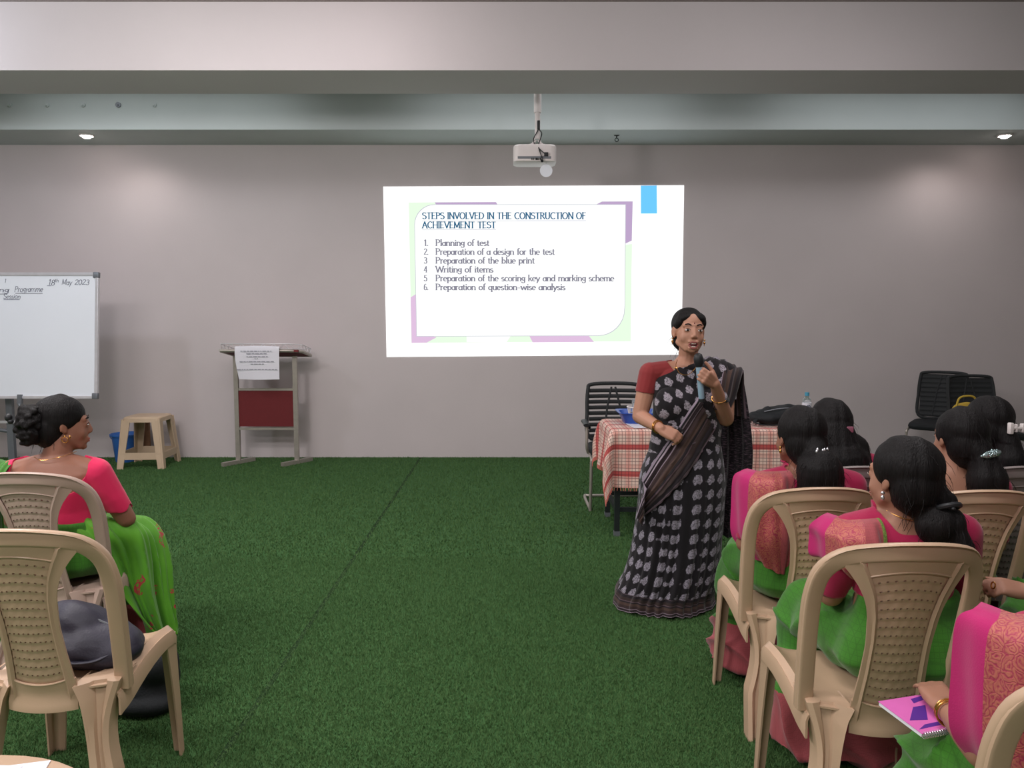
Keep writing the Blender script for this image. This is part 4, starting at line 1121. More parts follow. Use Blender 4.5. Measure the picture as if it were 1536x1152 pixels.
def face_parts(rt_, Mh, mouth_open=False, bindi=True, sk='skin'):
    for s in (-1, 1):
        m = MB(); m.M = Mh; m.ell((s*.031, .0768, .000), (.0128, .0070, .0062 if mouth_open else .004)); part('eye', m, M['eyew'], rt_)
    for s in (-1, 1):
        m = MB(); m.M = Mh; m.ell((s*.031+.000, .0820, .000), (.0056, .0028, .0056 if mouth_open else .004)); part('iris', m, M['iris'], rt_)
    m = MB(); m.M = Mh
    for s in (-1, 1):
        m.tube(catmull([(s*.014, .0800, .0245), (s*.030, .0802, .0300), (s*.047, .0680, .0245)], 10).tolist(), [(.0022, .0030)]*10, 8)
        m.tube(catmull([(s*.0185, .0815, .0035), (s*.031, .0835, .0078), (s*.0445, .0745, .002)], 10).tolist(), .0013, 6)
    part('eyebrows', m, M['hair'], rt_)
    if mouth_open:
        m = MB(); m.M = Mh; m.ell((0, .0805, -.071), (.0185, .0085, .0125)); part('mouth', m, M['mouth'], rt_)
        m = MB(); m.M = Mh; m.ell((0, .0855, -.0635), (.0125, .0045, .0042)); m.ell((0, .0845, -.0785), (.0115, .0042, .0038)); part('teeth', m, M['teeth'], rt_)
        m = MB(); m.M = Mh
        m.tube(catmull([(-.0225, .080, -.069), (-.012, .0885, -.0575), (0, .0905, -.0588), (.012, .0885, -.0575), (.0225, .080, -.069)], 20).tolist(), [(.0032, .0038)]*20, 8)
        m.tube(catmull([(-.0225, .080, -.069), (-.012, .0855, -.084), (0, .0875, -.0865), (.012, .0855, -.084), (.0225, .080, -.069)], 20).tolist(), [(.0035, .0042)]*20, 8)
        part('lips', m, M['lip'], rt_)
    else:
        m = MB(); m.M = Mh; m.cap((-.018, .0865, -.0605), (.018, .0865, -.0605), .0042, .0042); m.cap((-.014, .0860, -.0695), (.014, .0860, -.0695), .0048, .0048); part('lips', m, M['lip'], rt_)
    if bindi:
        m = MB(); m.M = Mh; m.ell((0, .0832, .0345), (.0032, .0014, .0036)); part('bindi', m, M['bindi'], rt_)
def hand_mat(pos, d, back):
    """d: finger direction, back: direction of the back of the hand"""
    y = Vector(d).normalized(); z = Vector(back); z = (z-y*z.dot(y)).normalized(); x = y.cross(z)
    m = Matrix((x, y, z)).transposed().to_4x4(); m.translation = Vector(pos); return m
def add_hand(mb, Mh, curl=30, thumb=35, side=1, sc=1.0, spread=4, nails=None):
    """side=+1: thumb on +x"""
    S0 = mb.M; mb.M = S0 @ Mh @ Matrix.Diagonal((sc*side, sc, sc, 1))
    for x in (-.026, -.009, .009, .026): mb.cap((x*.6, .008, 0), (x, .078, 0), .0155, .0125)
    mb.cap((.012, .015, -.004), (.030, .045, -.010), .018, .014)
    mb.cap((-.02, .015, -.004), (-.026, .06, -.006), .014, .012)
    cl = curl if isinstance(curl, (list, tuple)) else [curl]*4
    for k, (x, L, r) in enumerate(((.0275, .066, .0088), (.0092, .074, .0090), (-.0092, .069, .0086), (-.0270, .054, .0077))):
        a = 0.0; p = Vector((x, .080, 0)); sp = R((1.5-k)*spread)
        for q, (f, g) in enumerate(((.45, .7), (.32, 1.15), (.23, .8))):
            a += R(cl[k]*g); dv = Vector((math.sin(sp)*math.cos(a), math.cos(a)*math.cos(sp), -math.sin(a)))
            p2 = p+dv*L*f; rr = r*(1-.09*q); mb.cap(p, p2, rr, rr*.93)
            if nails is not None and q == 2:
                nz = Vector((0, math.sin(a), math.cos(a))); nails.M = mb.M; nails.ell(p2-dv*.002+nz*rr*.86, (.005, .0065, .0016), rot=(-a, 0, 0), n=10, m=6)
            p = p2
    t = R(thumb); p = Vector((.026, .018, -.004))
    for L, da, r in ((.036, 0, .0125), (.030, R(thumb*.55), .0105), (.024, R(thumb*.7), .0092)):
        t += 0; dv = Vector((math.cos(R(38)+da*.9)*.9, math.sin(R(50)+da*.5), -math.sin(t)*.9)).normalized(); p2 = p+dv*L; mb.cap(p, p2, r, r*.9); p = p2
        dv2 = dv
    mb.M = S0
def hair_cap(mb, Mh, vol=1.0, back=0):
    S0 = mb.M; mb.M = S0 @ Mh
    mb.ell((0, -.022, .036), (.0805*vol, .0925*vol, .083*vol), n=28, m=16)
    mb.ell((0, -.052, -.016), (.074*vol, .063*vol, .088*vol), n=24, m=14)
    for s in (-1, 1): mb.ell((s*.060, -.020, .018), (.022, .055, .040))
    mb.M = S0

HEAD_Z = 1.055; PZ = .01
def seated(name_label, x, y, rz, yaw=0, pitch=0, roll=0, sk='skin2', blouse='crimson', sari='green', border='salmon', border_z=.23, hair='ponytail', headdx=0, headdy=0, dz=0,
           larm=None, rarm=None, drape=None, backneck=.90, neckw=.07, sleeve=.66, vox=.007, group=None, vol=1.0, lcurl=25, rcurl=25, lower=True, lhd=None, rhd=None, waist=.69, feet_back=False, lean=0, kz=.50):
    r = root('person', (x, y, PZ), name_label, 'person', rz, group)
    Mh = Matrix.Translation((headdx, headdy+.012, HEAD_Z+dz)) @ Euler((R(pitch), R(roll), R(yaw))).to_matrix().to_4x4()
    mb = MB(); L = lambda z: lean*(z-.5)
    mb.loft([(0, 0, .455, .12, .10, 0, 2.2), (0, 0, .50, .175, .135, 0, 2.3), (0, -.005, .56, .165, .125, 0, 2.2), (0, -.012+L(.64), .64, .135, .10, 0, 2.1), (0, -.015+L(.72), .72, .130, .097, 0, 2.2),
             (0, -.018+L(.80), .80, .150, .103, 0, 2.3), (0, -.02+L(.87), .87, .158, .090, 0, 2.4), (0, -.022+L(.91), .91, .125, .070, 0, 2.2), (0, -.02+L(.94), .94, .07, .055, 0, 2)], 28)
    hb = Vector((headdx*.8, headdy*.8-.012, HEAD_Z+dz-.06))
    mb.cap((0, -.02+L(.9), .90), hb, .056, .047)
    mb.cap((0, -.02+L(.9), .89), (0, -.01+L(.93), .945), .075, .052)
    add_head(mb, Mh)
    A_ = {}
    for s, spec, cu, hd in ((-1, larm, lcurl, lhd), (1, rarm, rcurl, rhd)):
        sh = Vector((s*.160, -.02+L(.87), .870)); el, wr = spec if spec else ((s*.205, .03, .645), (s*.11, .235, .60))
        el = Vector(el); wr = Vector(wr)
        mb.cap((s*.05, -.02+L(.9), .905), sh, .045, .052); mb.cap(sh, sh.lerp(el, .5), .052, .045); mb.cap(sh.lerp(el, .5), el, .046, .038)
        mb.cap(el, el.lerp(wr, .35), .038, .036); mb.cap(el.lerp(wr, .35), wr, .036, .0235)
        d, back = hd if hd else (((-s*.35, .9, -.15)), (0, .1, 1))
        Mhand = hand_mat(wr, d, back); add_hand(mb, Mhand, cu, 30, side=1 if s < 0 else -1, sc=.93); A_[s] = (sh, el, wr)
    if lower:
        for s in (-1, 1):
            kn = Vector((s*.10, .38, kz-.01)); an = Vector((s*.09, .37, .09))
            if feet_back: an = Vector((s*.09, .02, .10)); kn = Vector((s*.11, .36, kz-.01))
            mb.cap((s*.085, .0, .515), kn, .085, .060); mb.cap(kn, kn.lerp(an, .4), .058, .052); mb.cap(kn.lerp(an, .4), an, .050, .034)
            if feet_back:
                mb.cap(an, (an.x, an.y-.05, .055), .034, .032); mb.cap((an.x, an.y-.04, .05), (an.x, an.y+.10, .026), .034, .024); mb.cap((an.x, an.y+.08, .026), (an.x, an.y+.14, .020), .026, .018)
            else:
                mb.cap(an, (an.x, an.y-.02, .05), .034, .034); mb.cap((an.x, an.y, .045), (an.x, an.y+.13, .026), .034, .024)
    body = fuse(mb, vox, 3); bo = part('body', body, M[sk], r)
    face_parts(r, Mh, sk=sk)
    # blouse
    sl_z = sleeve
    def pred(c):
        X_, Y_, Z_ = c[:, 0], c[:, 1], c[:, 2]
        neck_b = backneck+.0+np.clip((np.abs(X_)-neckw)/.05, 0, 1)*.08
        neck_b = np.where(np.abs(X_) > neckw+.05, 2, neck_b)
        top_ = np.where(Y_ < -.02+lean*.4, neck_b, backneck+.02+np.clip((np.abs(X_)-neckw)/.05, 0, 1)*.5)
        arm = (np.abs(X_) > .150)
        ok = (Z_ < np.minimum(top_, .96)) & (Z_ > np.where(arm, sl_z, waist))
        ok &= ~(arm & (Y_ > .09+lean*.4)) & (np.abs(X_) < .262)
        return ok
    region(body, pred, .007, 'blouse', M[blouse], r)
    # sari wrapped round hips, thighs and legs
    if lower:
        m = MB()
        m.loft([(0, 0, .455, .15, .12, 0, 2.4), (0, 0, .50, .192, .150, 0, 2.4), (0, -.005, .57, .180, .140, 0, 2.3), (0, -.010+L(.64), .64, .150, .116, 0, 2.1), (0, -.014+L(.70), waist+.005, .140, .108, 0, 2.2)], 28)
        for s in (-1, 1): m.cap((s*.08, .02, .53), (s*.115, .36, kz), .105, .085)
        m.cap((0, .10, .53), (0, .36, kz), .09, .08)
        m.loft([(0, .34, kz, .20, .09, 0, 2.6), (0, .36, kz-.08, .215, .115, 0, 2.6), (0, .34, .28, .225, .13, 0, 2.6), (0, .33, .12, .24, .15, 0, 2.6), (0, .33, .045, .25, .16, 0, 2.6)], 28)
        me = fuse(m, vox*1.15, 5)
        sd = int(abs(x*100)) % 97
        def dsp(c):
            a = npnoise(c, (30, 12, 6), sd)*.0085+npnoise(c, (14, 20, 18), sd+1)*.010; rdg = (1-np.abs(np.sin(c[:, 0]*21+c[:, 2]*16+c[:, 1]*9+npnoise(c, (9, 9, 9), sd+2)*1.6)))**2*.028
            leg = np.clip((c[:, 1]-.02)/.15, 0, 1); return a+rdg*leg
        displace(me, dsp); c_ = co(me); c_[:, 2] = np.maximum(c_[:, 2], -.02); setco(me, c_)
        sk_ = link('sari_skirt', me, [M[sari], M[border]], r)
        z = np.array([p.center.z for p in me.polygons]); me.polygons.foreach_set('material_index', (z < border_z+.0).astype(np.int32))
    # hair
    hm = MB(); hair_cap(hm, Mh, vol)
    g_ = lambda p: Mh @ Vector(p)
    if hair == 'ponytail':       # gathered at the nape, falling down the back
        hm.cap(g_((0, -.075, -.01)), g_((0, -.115, -.03)), .05, .036)
        b = g_((0, -.110, -.035)); hm.cap(b, b+Vector((0, -.02, -.07)), .040, .072); hm.cap(b+Vector((.01, -.02, -.07)), b+Vector((.02, .0, -.21)), .082, .075); hm.cap(b+Vector((.05, -.01, -.1)), b+Vector((.06, 0, -.22)), .05, .04)
        hm.cap(b+Vector((-.03, -.01, -.1)), b+Vector((-.03, 0, -.20)), .035, .02)
    elif hair == 'side_tail':
        hm.cap(g_((.02, -.075, -.03)), g_((.05, -.10, -.055)), .045, .034)
        b = g_((.03, -.105, -.07)); hm.ell(b+Vector((.0, -.01, -.045)), (.062, .05, .055)); hm.cap(b+Vector((.02, -.015, -.06)), b+Vector((.050, -.035, -.115)), .040, .030); hm.cap(b+Vector((.050, -.035, -.115)), b+Vector((.045, -.070, -.165)), .028, .013)
        hm.cap(b+Vector((-.03, .0, -.05)), b+Vector((.03, -.01, -.11)), .04, .04)
    elif hair == 'loose':
        hm.ell(g_((0, -.03, .02)), (.086, .095, .09)); b = g_((0, -.06, -.03))
        hm.cap(b, b+Vector((.015, -.03, -.12)), .088, .108); hm.cap(b+Vector((.02, -.03, -.12)), b+Vector((.04, -.02, -.33)), .118, .105); hm.cap(b+Vector((.08, 0, -.06)), b+Vector((.165, -.01, -.33)), .066, .066); hm.cap(b+Vector((-.05, 0, -.1)), b+Vector((-.05, 0, -.32)), .06, .06)
    elif hair == 'half':
        hm.cap(g_((0, -.07, -.02)), g_((.02, -.10, -.05)), .055, .045)
        b = g_((.02, -.10, -.05)); hm.cap(b, b+Vector((.01, -.015, -.08)), .045, .062); hm.cap(b+Vector((.01, -.015, -.08)), b+Vector((.03, .0, -.21)), .066, .058)
    elif hair == 'bun':
        pass
    if hair != 'bun' or True:
        hme = fuse(hm, .006, 4)
        displace(hme, lambda c: .0022*npnoise(c, (70, 70, 12), 11)+.004*npnoise(c, (26, 26, 18), 12)*(c[:, 2] < HEAD_Z-.06+dz))
        hr = part('hair', hme, M['hair'], r)
        strands(r, hme, HEAD_Z+dz, 260 if hair in ('loose', 'ponytail', 'side_tail') else 120, Mh)
    return dict(root=r, Mh=Mh, body=body, arms=A_)
def strands(r, hme, hz, n, Mh=None):
    """loose fine hairs standing off the surface"""
    rr = random.Random(n+int(r.location.x*50)); m = MB(); vs = hme.vertices; N = len(vs)
    for _ in range(n):
        v = vs[rr.randrange(N)]
        if v.co.z > hz+.03 and rr.random() < .75: continue
        if Mh is not None and v.co.z > hz-.13 and (Mh.inverted() @ v.co).y > -.035: continue
        nrm = v.normal; L = rr.uniform(.025, .07); p = v.co-nrm*.004; dn = Vector((rr.uniform(-.5, .5), rr.uniform(-.5, .5), -1)).normalized()
        P = [p+dn*(L*t)+nrm*(.016*math.sin(PI*t*rr.uniform(.4, .9))) for t in (0, .33, .66, 1)]
        m.tube([tuple(q) for q in P], [.0007, .0007, .0006, .0003], 3, 'auto')
    o = part('flyaway_strands', m, M['hair'], r); o['kind'] = 'stuff'
def earring(P, pos, kind='drop', mat='gold'):
    m = MB(); p = Vector(pos)
    if kind == 'hoop': m.torus(p+Vector((0, 0, -.014)), .012, .0022, (0, 1, .2), 18); m.ell(p, (.004, .004, .004))
    else: m.ell(p, (.0055, .0045, .0055)); m.ell(p+Vector((0, 0, -.014)), (.005, .005, .008))
    part('earring', m, M[mat], P['root'])
def bangle(P, s, t=.82, mat='gold', rad=.032, tilt=.1):
    sh, el, wr = P['arms'][s]; c = el.lerp(wr, t); m = MB(); m.torus(c, rad, .0026, (wr-el).normalized()+Vector((tilt, 0, tilt)), 26); part('bangle', m, M[mat], P['root'])
def pallu(P, x0=-.045, x1=-.245, ztop=.945, zb_back=.62, zb_front=.66, narrow=.5, colors=('brocade_green', 'salmon', 'brocade', 'magenta'), lims=(.06, .30, .68, 1.01), nm='sari_pallu', yb=-.150, drop=.0):
    ctrl = []
    ys = [(.155, zb_front, 0), (.150, .78, 0), (.085, ztop-.03, 0), (-.02, ztop+.004, 0), (-.105, ztop-.030, 0), (yb, .80, 0), (yb+.01, zb_back, 0)]
    n = 7
    for k, (yy, zz, _) in enumerate(ys):
        row = []
        for i in range(n):
            u = i/(n-1); u = min(i/(n-2), 1.02); x = x0+(x1-x0)*u; q = yy; z = zz
            if k in (0, 6): x = x0+(x1-x0)*(.35+u*narrow); z = zz-(0 if u < .8 else -.02)
            if k < 3: x = x0+(x-x0)*(.72 if k < 2 else .86)
            if u > .8: q = yy*(.80 if u < .95 else .06)
            z -= drop*u*u+(.012 if i == n-1 else 0)
            row.append((x, q, z))
        ctrl.append(row)
    def fold(U, V): return .005*np.sin(U*34+V*2)*(.4+.6*np.abs(V-.5)*2)+.003*np.sin(U*13+V*9)
    return sheet(nm, ctrl, [M[c] for c in colors], P['root'], nu=48, nv=60, th=.004, fold=fold, cols=lims)

def cape(P, lims, colors, zb=.56, x0=-.11, w=1.0, out=1.0, ztop=.94):
    """open pallu panel hanging over the outer side of the left shoulder and arm"""
    T = [(.0, -.10), (.34, -.13), (.76, -.085), (1.0, .035)]
    X_ = lambda u, o: x0-(.160*u*w)-o*u
    rows = [[(X_(u, -.05), (y*.1-.01 if u < .9 else .05), ztop-.002-.012*u) for u, y in T],
            [(X_(u, -.02), y*.72, ztop-.004-.014*u) for u, y in T],
            [(X_(u, .008), y*1.03, ztop-.035-.012*u) for u, y in T]]
    H = ztop-zb
    for t, o, yy in ((.42, .012*out, 1.12), (.70, .004*out, 1.10), (1.0, -.045*out, .92)):
        rows.append([(X_(u, o)-(.02 if t == 1 and u < .2 else 0), y*yy, ztop-H*t+(.05*u*u if t == 1 else 0)) for u, y in T])
    def fold(U, V): return (.0045*np.sin(U*30+V*2.5)+.003*np.sin(U*13+V*8))*np.clip(V*2-.3, 0, 1)
    return sheet('sari_pallu', rows, [M[c] for c in colors], P['root'], nu=48, nv=60, th=.004, fold=fold, cols=lims)
# ------------------------------------------------------------------ the seated audience
# A: behind the speaker, chair with crown at (1221,737)
A1 = seated('woman seated just behind the speaker, ponytail tied with a silver clip', 1.11, 2.88, 0, yaw=12, sk='skin2', hair='ponytail', headdx=-.04, vol=1.04, headdy=-.03,
            larm=((-.215, .02, .64), (-.15, .25, .60)))
cape(A1, (.28, .74, 1.01), ('salmon', 'brocade', 'magenta'), zb=.56, x0=-.085, w=1.08, ztop=.935)
earring(A1, A1['Mh'] @ Vector((-.078, -.008, -.036)))
m = MB(); m.M = A1['Mh'] @ Matrix.Translation((0, -.150, -.03))
for k in range(9): m.ell((-.022+.0055*k, .004*math.sin(k), .006*math.sin(k*1.7)), (.005, .005, .008))
part('hair_clip', m, M['silver'], A1['root'], label='silver hair clip')
# B: very long loose hair, further forward
B1 = seated('woman with very long loose black hair, seated closest to the table', 1.36, 3.24, 0, yaw=-6, sk='skin2', hair='loose', headdx=-.03, vol=1.0, vox=.009, headdy=-.03, dz=-.005)
m = MB(); m.M = B1['Mh'] @ Matrix.Translation((.045, -.125, .0)); m.rbox(-.014, .014, -.006, .006, -.012, .012, .003); part('hair_clip', m, M['hairpink'], B1['root'], label='small pink hair clip')
# C: large in the foreground
C1 = seated('woman with a low curly ponytail seated in the nearest full chair at right', 1.15, 2.235, 0, yaw=24, sk='skin3', hair='side_tail', headdx=-.03, headdy=-.05, vol=1.07, dz=-.015, backneck=.885, neckw=.06,
            larm=((-.175, .07, .655), (-.06, .27, .60)))
cape(C1, (.07, .40, .80, 1.01), ('brocade_green', 'salmon', 'brocade', 'magenta'), zb=.74, x0=-.10, w=.95, out=.6, ztop=.925)
earring(C1, C1['Mh'] @ Vector((-.080, -.008, -.038)), 'drop', 'silver')
m = MB(); m.tube(catmull([(-.075, -.03, .945), (-.04, -.085, .930), (.03, -.095, .925), (.085, -.04, .945)], 20).tolist(), .0018, 6); part('necklace', m, M['gold'], C1['root'])
m = MB(); m.M = C1['Mh'] @ Matrix.Translation((.045, -.135, -.055)); m.torus((-.01, .012, -.01), .03, .008, (.1, .5, 1), 20); m.ell((-.03, -.02, -.005), (.006, .005, .004)); part('hair_tie', m, M['black'], C1['root'])
# D: barrette
D1 = seated('woman with a glittering oval barrette seated by the right edge', 1.625, 2.84, 0, yaw=6, sk='skin3', hair='half', headdx=.02, headdy=-.03, vol=1.02, vox=.008, dz=.002, backneck=.86, neckw=.07)
m = MB(); m.M = D1['Mh'] @ Matrix.Translation((.02, -.150, -.035)) @ Matrix.Rotation(R(-12), 4, 'Y')
rr = random.Random(1)
for k in range(46):
    a = rr.uniform(0, 2*PI); q = rr.random()**.5; m.ell((.036*q*math.cos(a), .012*q*q-.004, .013*q*math.sin(a)), (.0042, .004, .0042), n=8, m=5)
m.ell((0, .004, 0), (.037, .008, .014)); part('hair_clip', m, mk('glitter_barrette', (150, 170, 196), .2, .8, var=.5, scale=400), D1['root'], label='glittering blue-grey oval barrette')
# E
E1 = seated('woman with a white claw clip in her hair at the far right edge', 2.01, 3.24, 0, yaw=4, sk='skin2', hair='half', headdx=-.02, headdy=-.03, vol=1.06, blouse='magenta', vox=.009)
m = MB(); m.M = E1['Mh'] @ Matrix.Translation((.03, -.140, -.0)); m.rbox(-.034, -.018, -.01, .01, -.022, .024, .004); m.rbox(.018, .034, -.01, .01, -.014, .02, .004); m.rbox(-.02, .02, -.008, .006, -.003, .007, .002); m.rbox(-.008, .0, -.008, .006, -.014, .018, .002)
part('hair_clip', m, M['white'], E1['root'], label='white plastic claw clip')
earring(E1, E1['Mh'] @ Vector((-.079, -.008, -.04)), 'drop', 'silver')
# F: bottom right corner, holding a notebook
F1 = seated('woman cut by the right edge in the foreground with a brocade pallu, holding a notebook', 1.17, 1.47, 0, yaw=15, sk='skin3', hair='ponytail', headdx=.03, vol=1.04, dz=.02, kz=.42,
            larm=((-.215, .03, .62), (-.175, .235, .605)), lcurl=18, lhd=((.12, .95, .12), (-.15, -.1, 1)))
cape(F1, (.08, .80, 1.01), ('brocade_green', 'brocade', 'magenta'), zb=.55, x0=-.125, w=.92, ztop=.935)
bangle(F1, -1, .88, 'gold', .031); bangle(F1, -1, .82, 'gold', .032)
# G: mostly outside, one hand in view
G1 = seated('woman beyond the right edge whose ringed hand reaches into view', 1.93, 2.25, 0, yaw=0, sk='skin3', hair='ponytail', vox=.008, larm=((-.22, .06, .655), (-.405, -.02, .69)), lcurl=[34, 44, 48, 52], lhd=((-.95, .1, .18), (0, -.45, .9)), border='magenta')
bangle(G1, -1, .80, 'gold', .032); bangle(G1, -1, .74, 'gold', .032)
sh, el, wr = G1['arms'][-1]
m = MB(); m.torus(wr+Vector((-.102, .0, .018)), .0095, .0022, (-1, 0, .2), 16); part('ring', m, M['gold'], G1['root'])
# notebook of F, pen of C
nb = root('notebook', (.97, 1.74, .585), 'spiral notebook with pink and purple cover on the nearest woman\'s lap', 'notebook', R(25))
nb.rotation_euler = (R(8), R(4), R(22))
nb.scale = (.8, .8, .8)
m = MB(); m.box(-.105, .105, -.075, .075, -.012, -.002); part('pages', m, M['paper'], nb, False)
m = MB(); m.box(-.107, .107, -.077, .077, -.002, .0); part('cover', m, mk('pink_cover', (224, 112, 190), .4, var=.05), nb, False)
pur = mk('purple_print', (92, 50, 150), .4)
for P_ in ([(-.09, -.02), (-.02, .03), (.03, .03), (-.03, -.03)], [(-.10, -.06), (.06, -.055), (.10, -.04), (-.06, -.045)], [(.0, .045), (.09, .06), (.10, .075), (.01, .065)]):
    m = MB(); m.add([(a, b, .0004) for a, b in P_]+[(a, b, .0) for a, b in P_], [(0, 1, 2, 3), (4, 7, 6, 5), (0, 4, 5, 1), (1, 5, 6, 2), (2, 6, 7, 3), (3, 7, 4, 0)]); part('cover_print', m, pur, nb, False)
m = MB()
for k in range(22): m.torus((-.10+.0095*k, -.078, -.006), .0085, .0011, (1, 0, 0), 10, 5)
part('wire_spiral', m, M['silver'], nb)
pa_, pb_ = W(1201, 911, 2.42), W(1228, 878, 2.40)
pn = root('ball_pen', pa_, 'white ball pen sticking out beside the foreground woman', 'pen'); dv = pb_-pa_
m = MB(); m.tube([tuple(dv*t) for t in (.12, 1.3)], .0042, 8, 'auto'); part('barrel', m, M['white'], pn)
m = MB(); m.tube([(0, 0, 0), tuple(dv*.12)], [.002, .0042], 8, 'auto'); part('tip', m, M['ink'], pn)

# L: the woman at left, back bare above a hot pink blouse, head turned to the right
L1 = seated('woman in hot pink low-back blouse at left looking right, hair in a curly bun', -1.86, 3.13, R(4), yaw=-60, roll=0, pitch=-4, sk='skin2', blouse='hotpink', hair='bun', headdx=.03, headdy=.0, dz=.012, vol=1.02, backneck=.80, neckw=.10,
            rarm=((.245, .04, .66), (.15, .27, .60)), larm=((-.22, .06, .66), (-.12, .25, .60)), sleeve=.70, feet_back=True, vox=.006, waist=.665)
Mh = L1['Mh']; rr = random.Random(8)
m = MB()
for k in range(60):
    a = rr.uniform(0, 2*PI); z = rr.uniform(-.075, .07); q = .056*math.sqrt(max(.1, 1-(z/.092)**2))
    m.ell(Mh @ Vector((q*math.cos(a)+.01, -.125+q*.75*math.sin(a), z-.002)), (.014, .014, .012), n=10, m=6)
m.ell(Mh @ Vector((0.01, -.12, -.0)), (.054, .050, .082))
me = fuse(m, .005, 2); displace(me, lambda c: .003*npnoise(c, (120, 120, 120), 2)); part('hair_bun', me, M['hair'], L1['root'])
m = MB(); m.ell(Mh @ Vector((0, -.195, .025)), (.014, .014, .016)); m.ell(Mh @ Vector((.005, -.188, .010)), (.012, .010, .010)); part('hair_clip', m, M['black'], L1['root'])
earring(L1, Mh @ Vector((.080, -.006, -.042)), 'hoop')
m = MB(); m.ell(Mh @ Vector((.083, .012, -.045)), (.004, .004, .007)); m.tube(catmull([(-.055, -.075, .945), (-.01, -.095, .935), (.05, -.075, .945), (.08, -.01, .955)], 20).tolist(), .0011, 6); part('necklace', m, M['gold'], L1['root'])
# her pallu: green cloth over the left shoulder, and the pleated end lying over the right thigh
pallu(L1, x0=-.15, x1=-.235, ztop=.915, zb_back=.50, narrow=.6, colors=('green',), lims=(1.01,), nm='sari_pallu')
gd = [(-1, 0)]
ctrl = [[(.02, -.10, .66), (.10, -.02, .685), (.17, .10, .665), (.20, .22, .62)],
        [(.06, -.12, .63), (.17, -.03, .665), (.24, .10, .635), (.27, .22, .60)],
        [(.12, -.10, .58), (.235, -.02, .60), (.31, .10, .58), (.31, .22, .54)],
        [(.17, -.03, .48), (.265, .02, .50), (.345, .10, .46), (.345, .20, .42)],
        [(.24, .0, .34), (.30, .03, .34), (.365, .10, .30), (.36, .16, .28)],
        [(.33, .02, .17), (.35, .05, .16), (.395, .10, .13), (.385, .13, .14)]]
def fold(U, V): return .022*(np.sin(U*17+V*5)+.5*np.sin(U*31+V*3+1))*(.35+.65*V)+.006*np.sin(U*60+V*14)
gf = NT('green_silk_flowered'); gf.set(.6, 0, .3, .2); v_ = gf.obj()
c_ = gf.mix(gf.noise(9, v_, 4), rgb((64, 128, 26)), rgb((100, 168, 44)))
fm = gf.math('MULTIPLY', gf.math('GREATER_THAN', gf.noise(14, v_, 1), .66), gf.math('GREATER_THAN', gf.noise(90, v_, 2), .46)); gf.base(gf.mix(fm, c_, rgb((170, 60, 60))))
sheet('sari_end', ctrl, gf.m, L1['root'], nu=60, nv=70, th=.005, fold=fold, label='bright green sari end with red flowers')
# ------------------------------------------------------------------ the speaker
PX, PYW = W(1030, 700, 3.95).x, 3.95
sp = root('person', (PX, PYW, 0), 'standing woman in black block-printed sari speaking into a microphone', 'person')
O = Vector((PX, PYW, 0))
def q(px, py, dy=0.0): return W(px, py, PYW+dy)-O
SCL = 1.03
Mh = Matrix.Translation(q(1033.5, 497, -.03)) @ Euler((R(4), R(-3), R(180+4))).to_matrix().to_4x4() @ Matrix.Diagonal((SCL, SCL, SCL, 1))
mb = MB(); add_head(mb, Mh, True)
nk = q(1033, 542, .02)
mb.cap(q(1033, 515, .01), q(1032, 545, .02), .047, .052); mb.cap(q(1030, 548, .02), q(1032, 536, .02), .075, .05)
def ring(py, xl, xr, ry, dy=0, ex=2.3):
    a = q(xl, py, dy); b = q(xr, py, dy); return ((a.x+b.x)/2, a.y, a.z, abs(b.x-a.x)/2, ry, 0, ex)
mb.loft([ring(548, 1000, 1062, .05, .02), ring(556, 982, 1080, .075, .02), ring(575, 980, 1082, .095, .01), ring(600, 984, 1079, .112, -.005, 2.2), ring(625, 983, 1078, .108, 0), ring(655, 981, 1077, .105, 0), ring(690, 972, 1080, .12, 0), ring(720, 967, 1083, .128, 0), ring(755, 970, 1080, .12, 0)][::-1], 30)
# breast forms
mb.ell(q(1008, 606, -.070), (.078, .052, .080)); mb.ell(q(1054, 606, -.070), (.074, .052, .080))
S1, E1_, W1 = q(975, 560, .015), q(960, 624, .0), q(991, 643, -.17)
S2, E2, W2 = q(1087, 560, .02), q(1089, 628, -.04), q(1066, 580, -.21)
mic_a, mic_b = q(1052.5, 598, -.235), q(1047, 530, -.245)
gc = mic_a.lerp(mic_b, .50); hd2 = Vector((-.62, -.50, .38)).normalized(); W2 = gc+Vector((.020, -.030, -.002))-hd2*.080
for S_, E_, Wr in ((S1, E1_, W1), (S2, E2, W2)):
    mb.cap(q(1030, 553, .02), S_, .05, .050); mb.cap(S_, S_.lerp(E_, .5), .052, .047); mb.cap(S_.lerp(E_, .5), E_, .047, .040)
    mb.cap(E_, E_.lerp(Wr, .35), .040, .037); mb.cap(E_.lerp(Wr, .35), Wr, .037, .025)
nails = MB()
# her right hand (left in the picture) hangs forward, half closed
mb_h1 = hand_mat(W1, (q(1014, 654, -.20)-W1).normalized(), (.25, -.75, .55)); add_hand(mb, mb_h1, [40, 46, 50, 54], 30, side=-1, sc=.95, nails=nails)
# her left hand grips the microphone
mic_a, mic_b = q(1052.5, 598, -.235), q(1047, 530, -.245)
ax = (mic_b-mic_a).normalized()
gc = mic_a.lerp(mic_b, .50)
fd = Vector((-1, -.25, .10)); bk2 = Vector((.15, -1, .25))
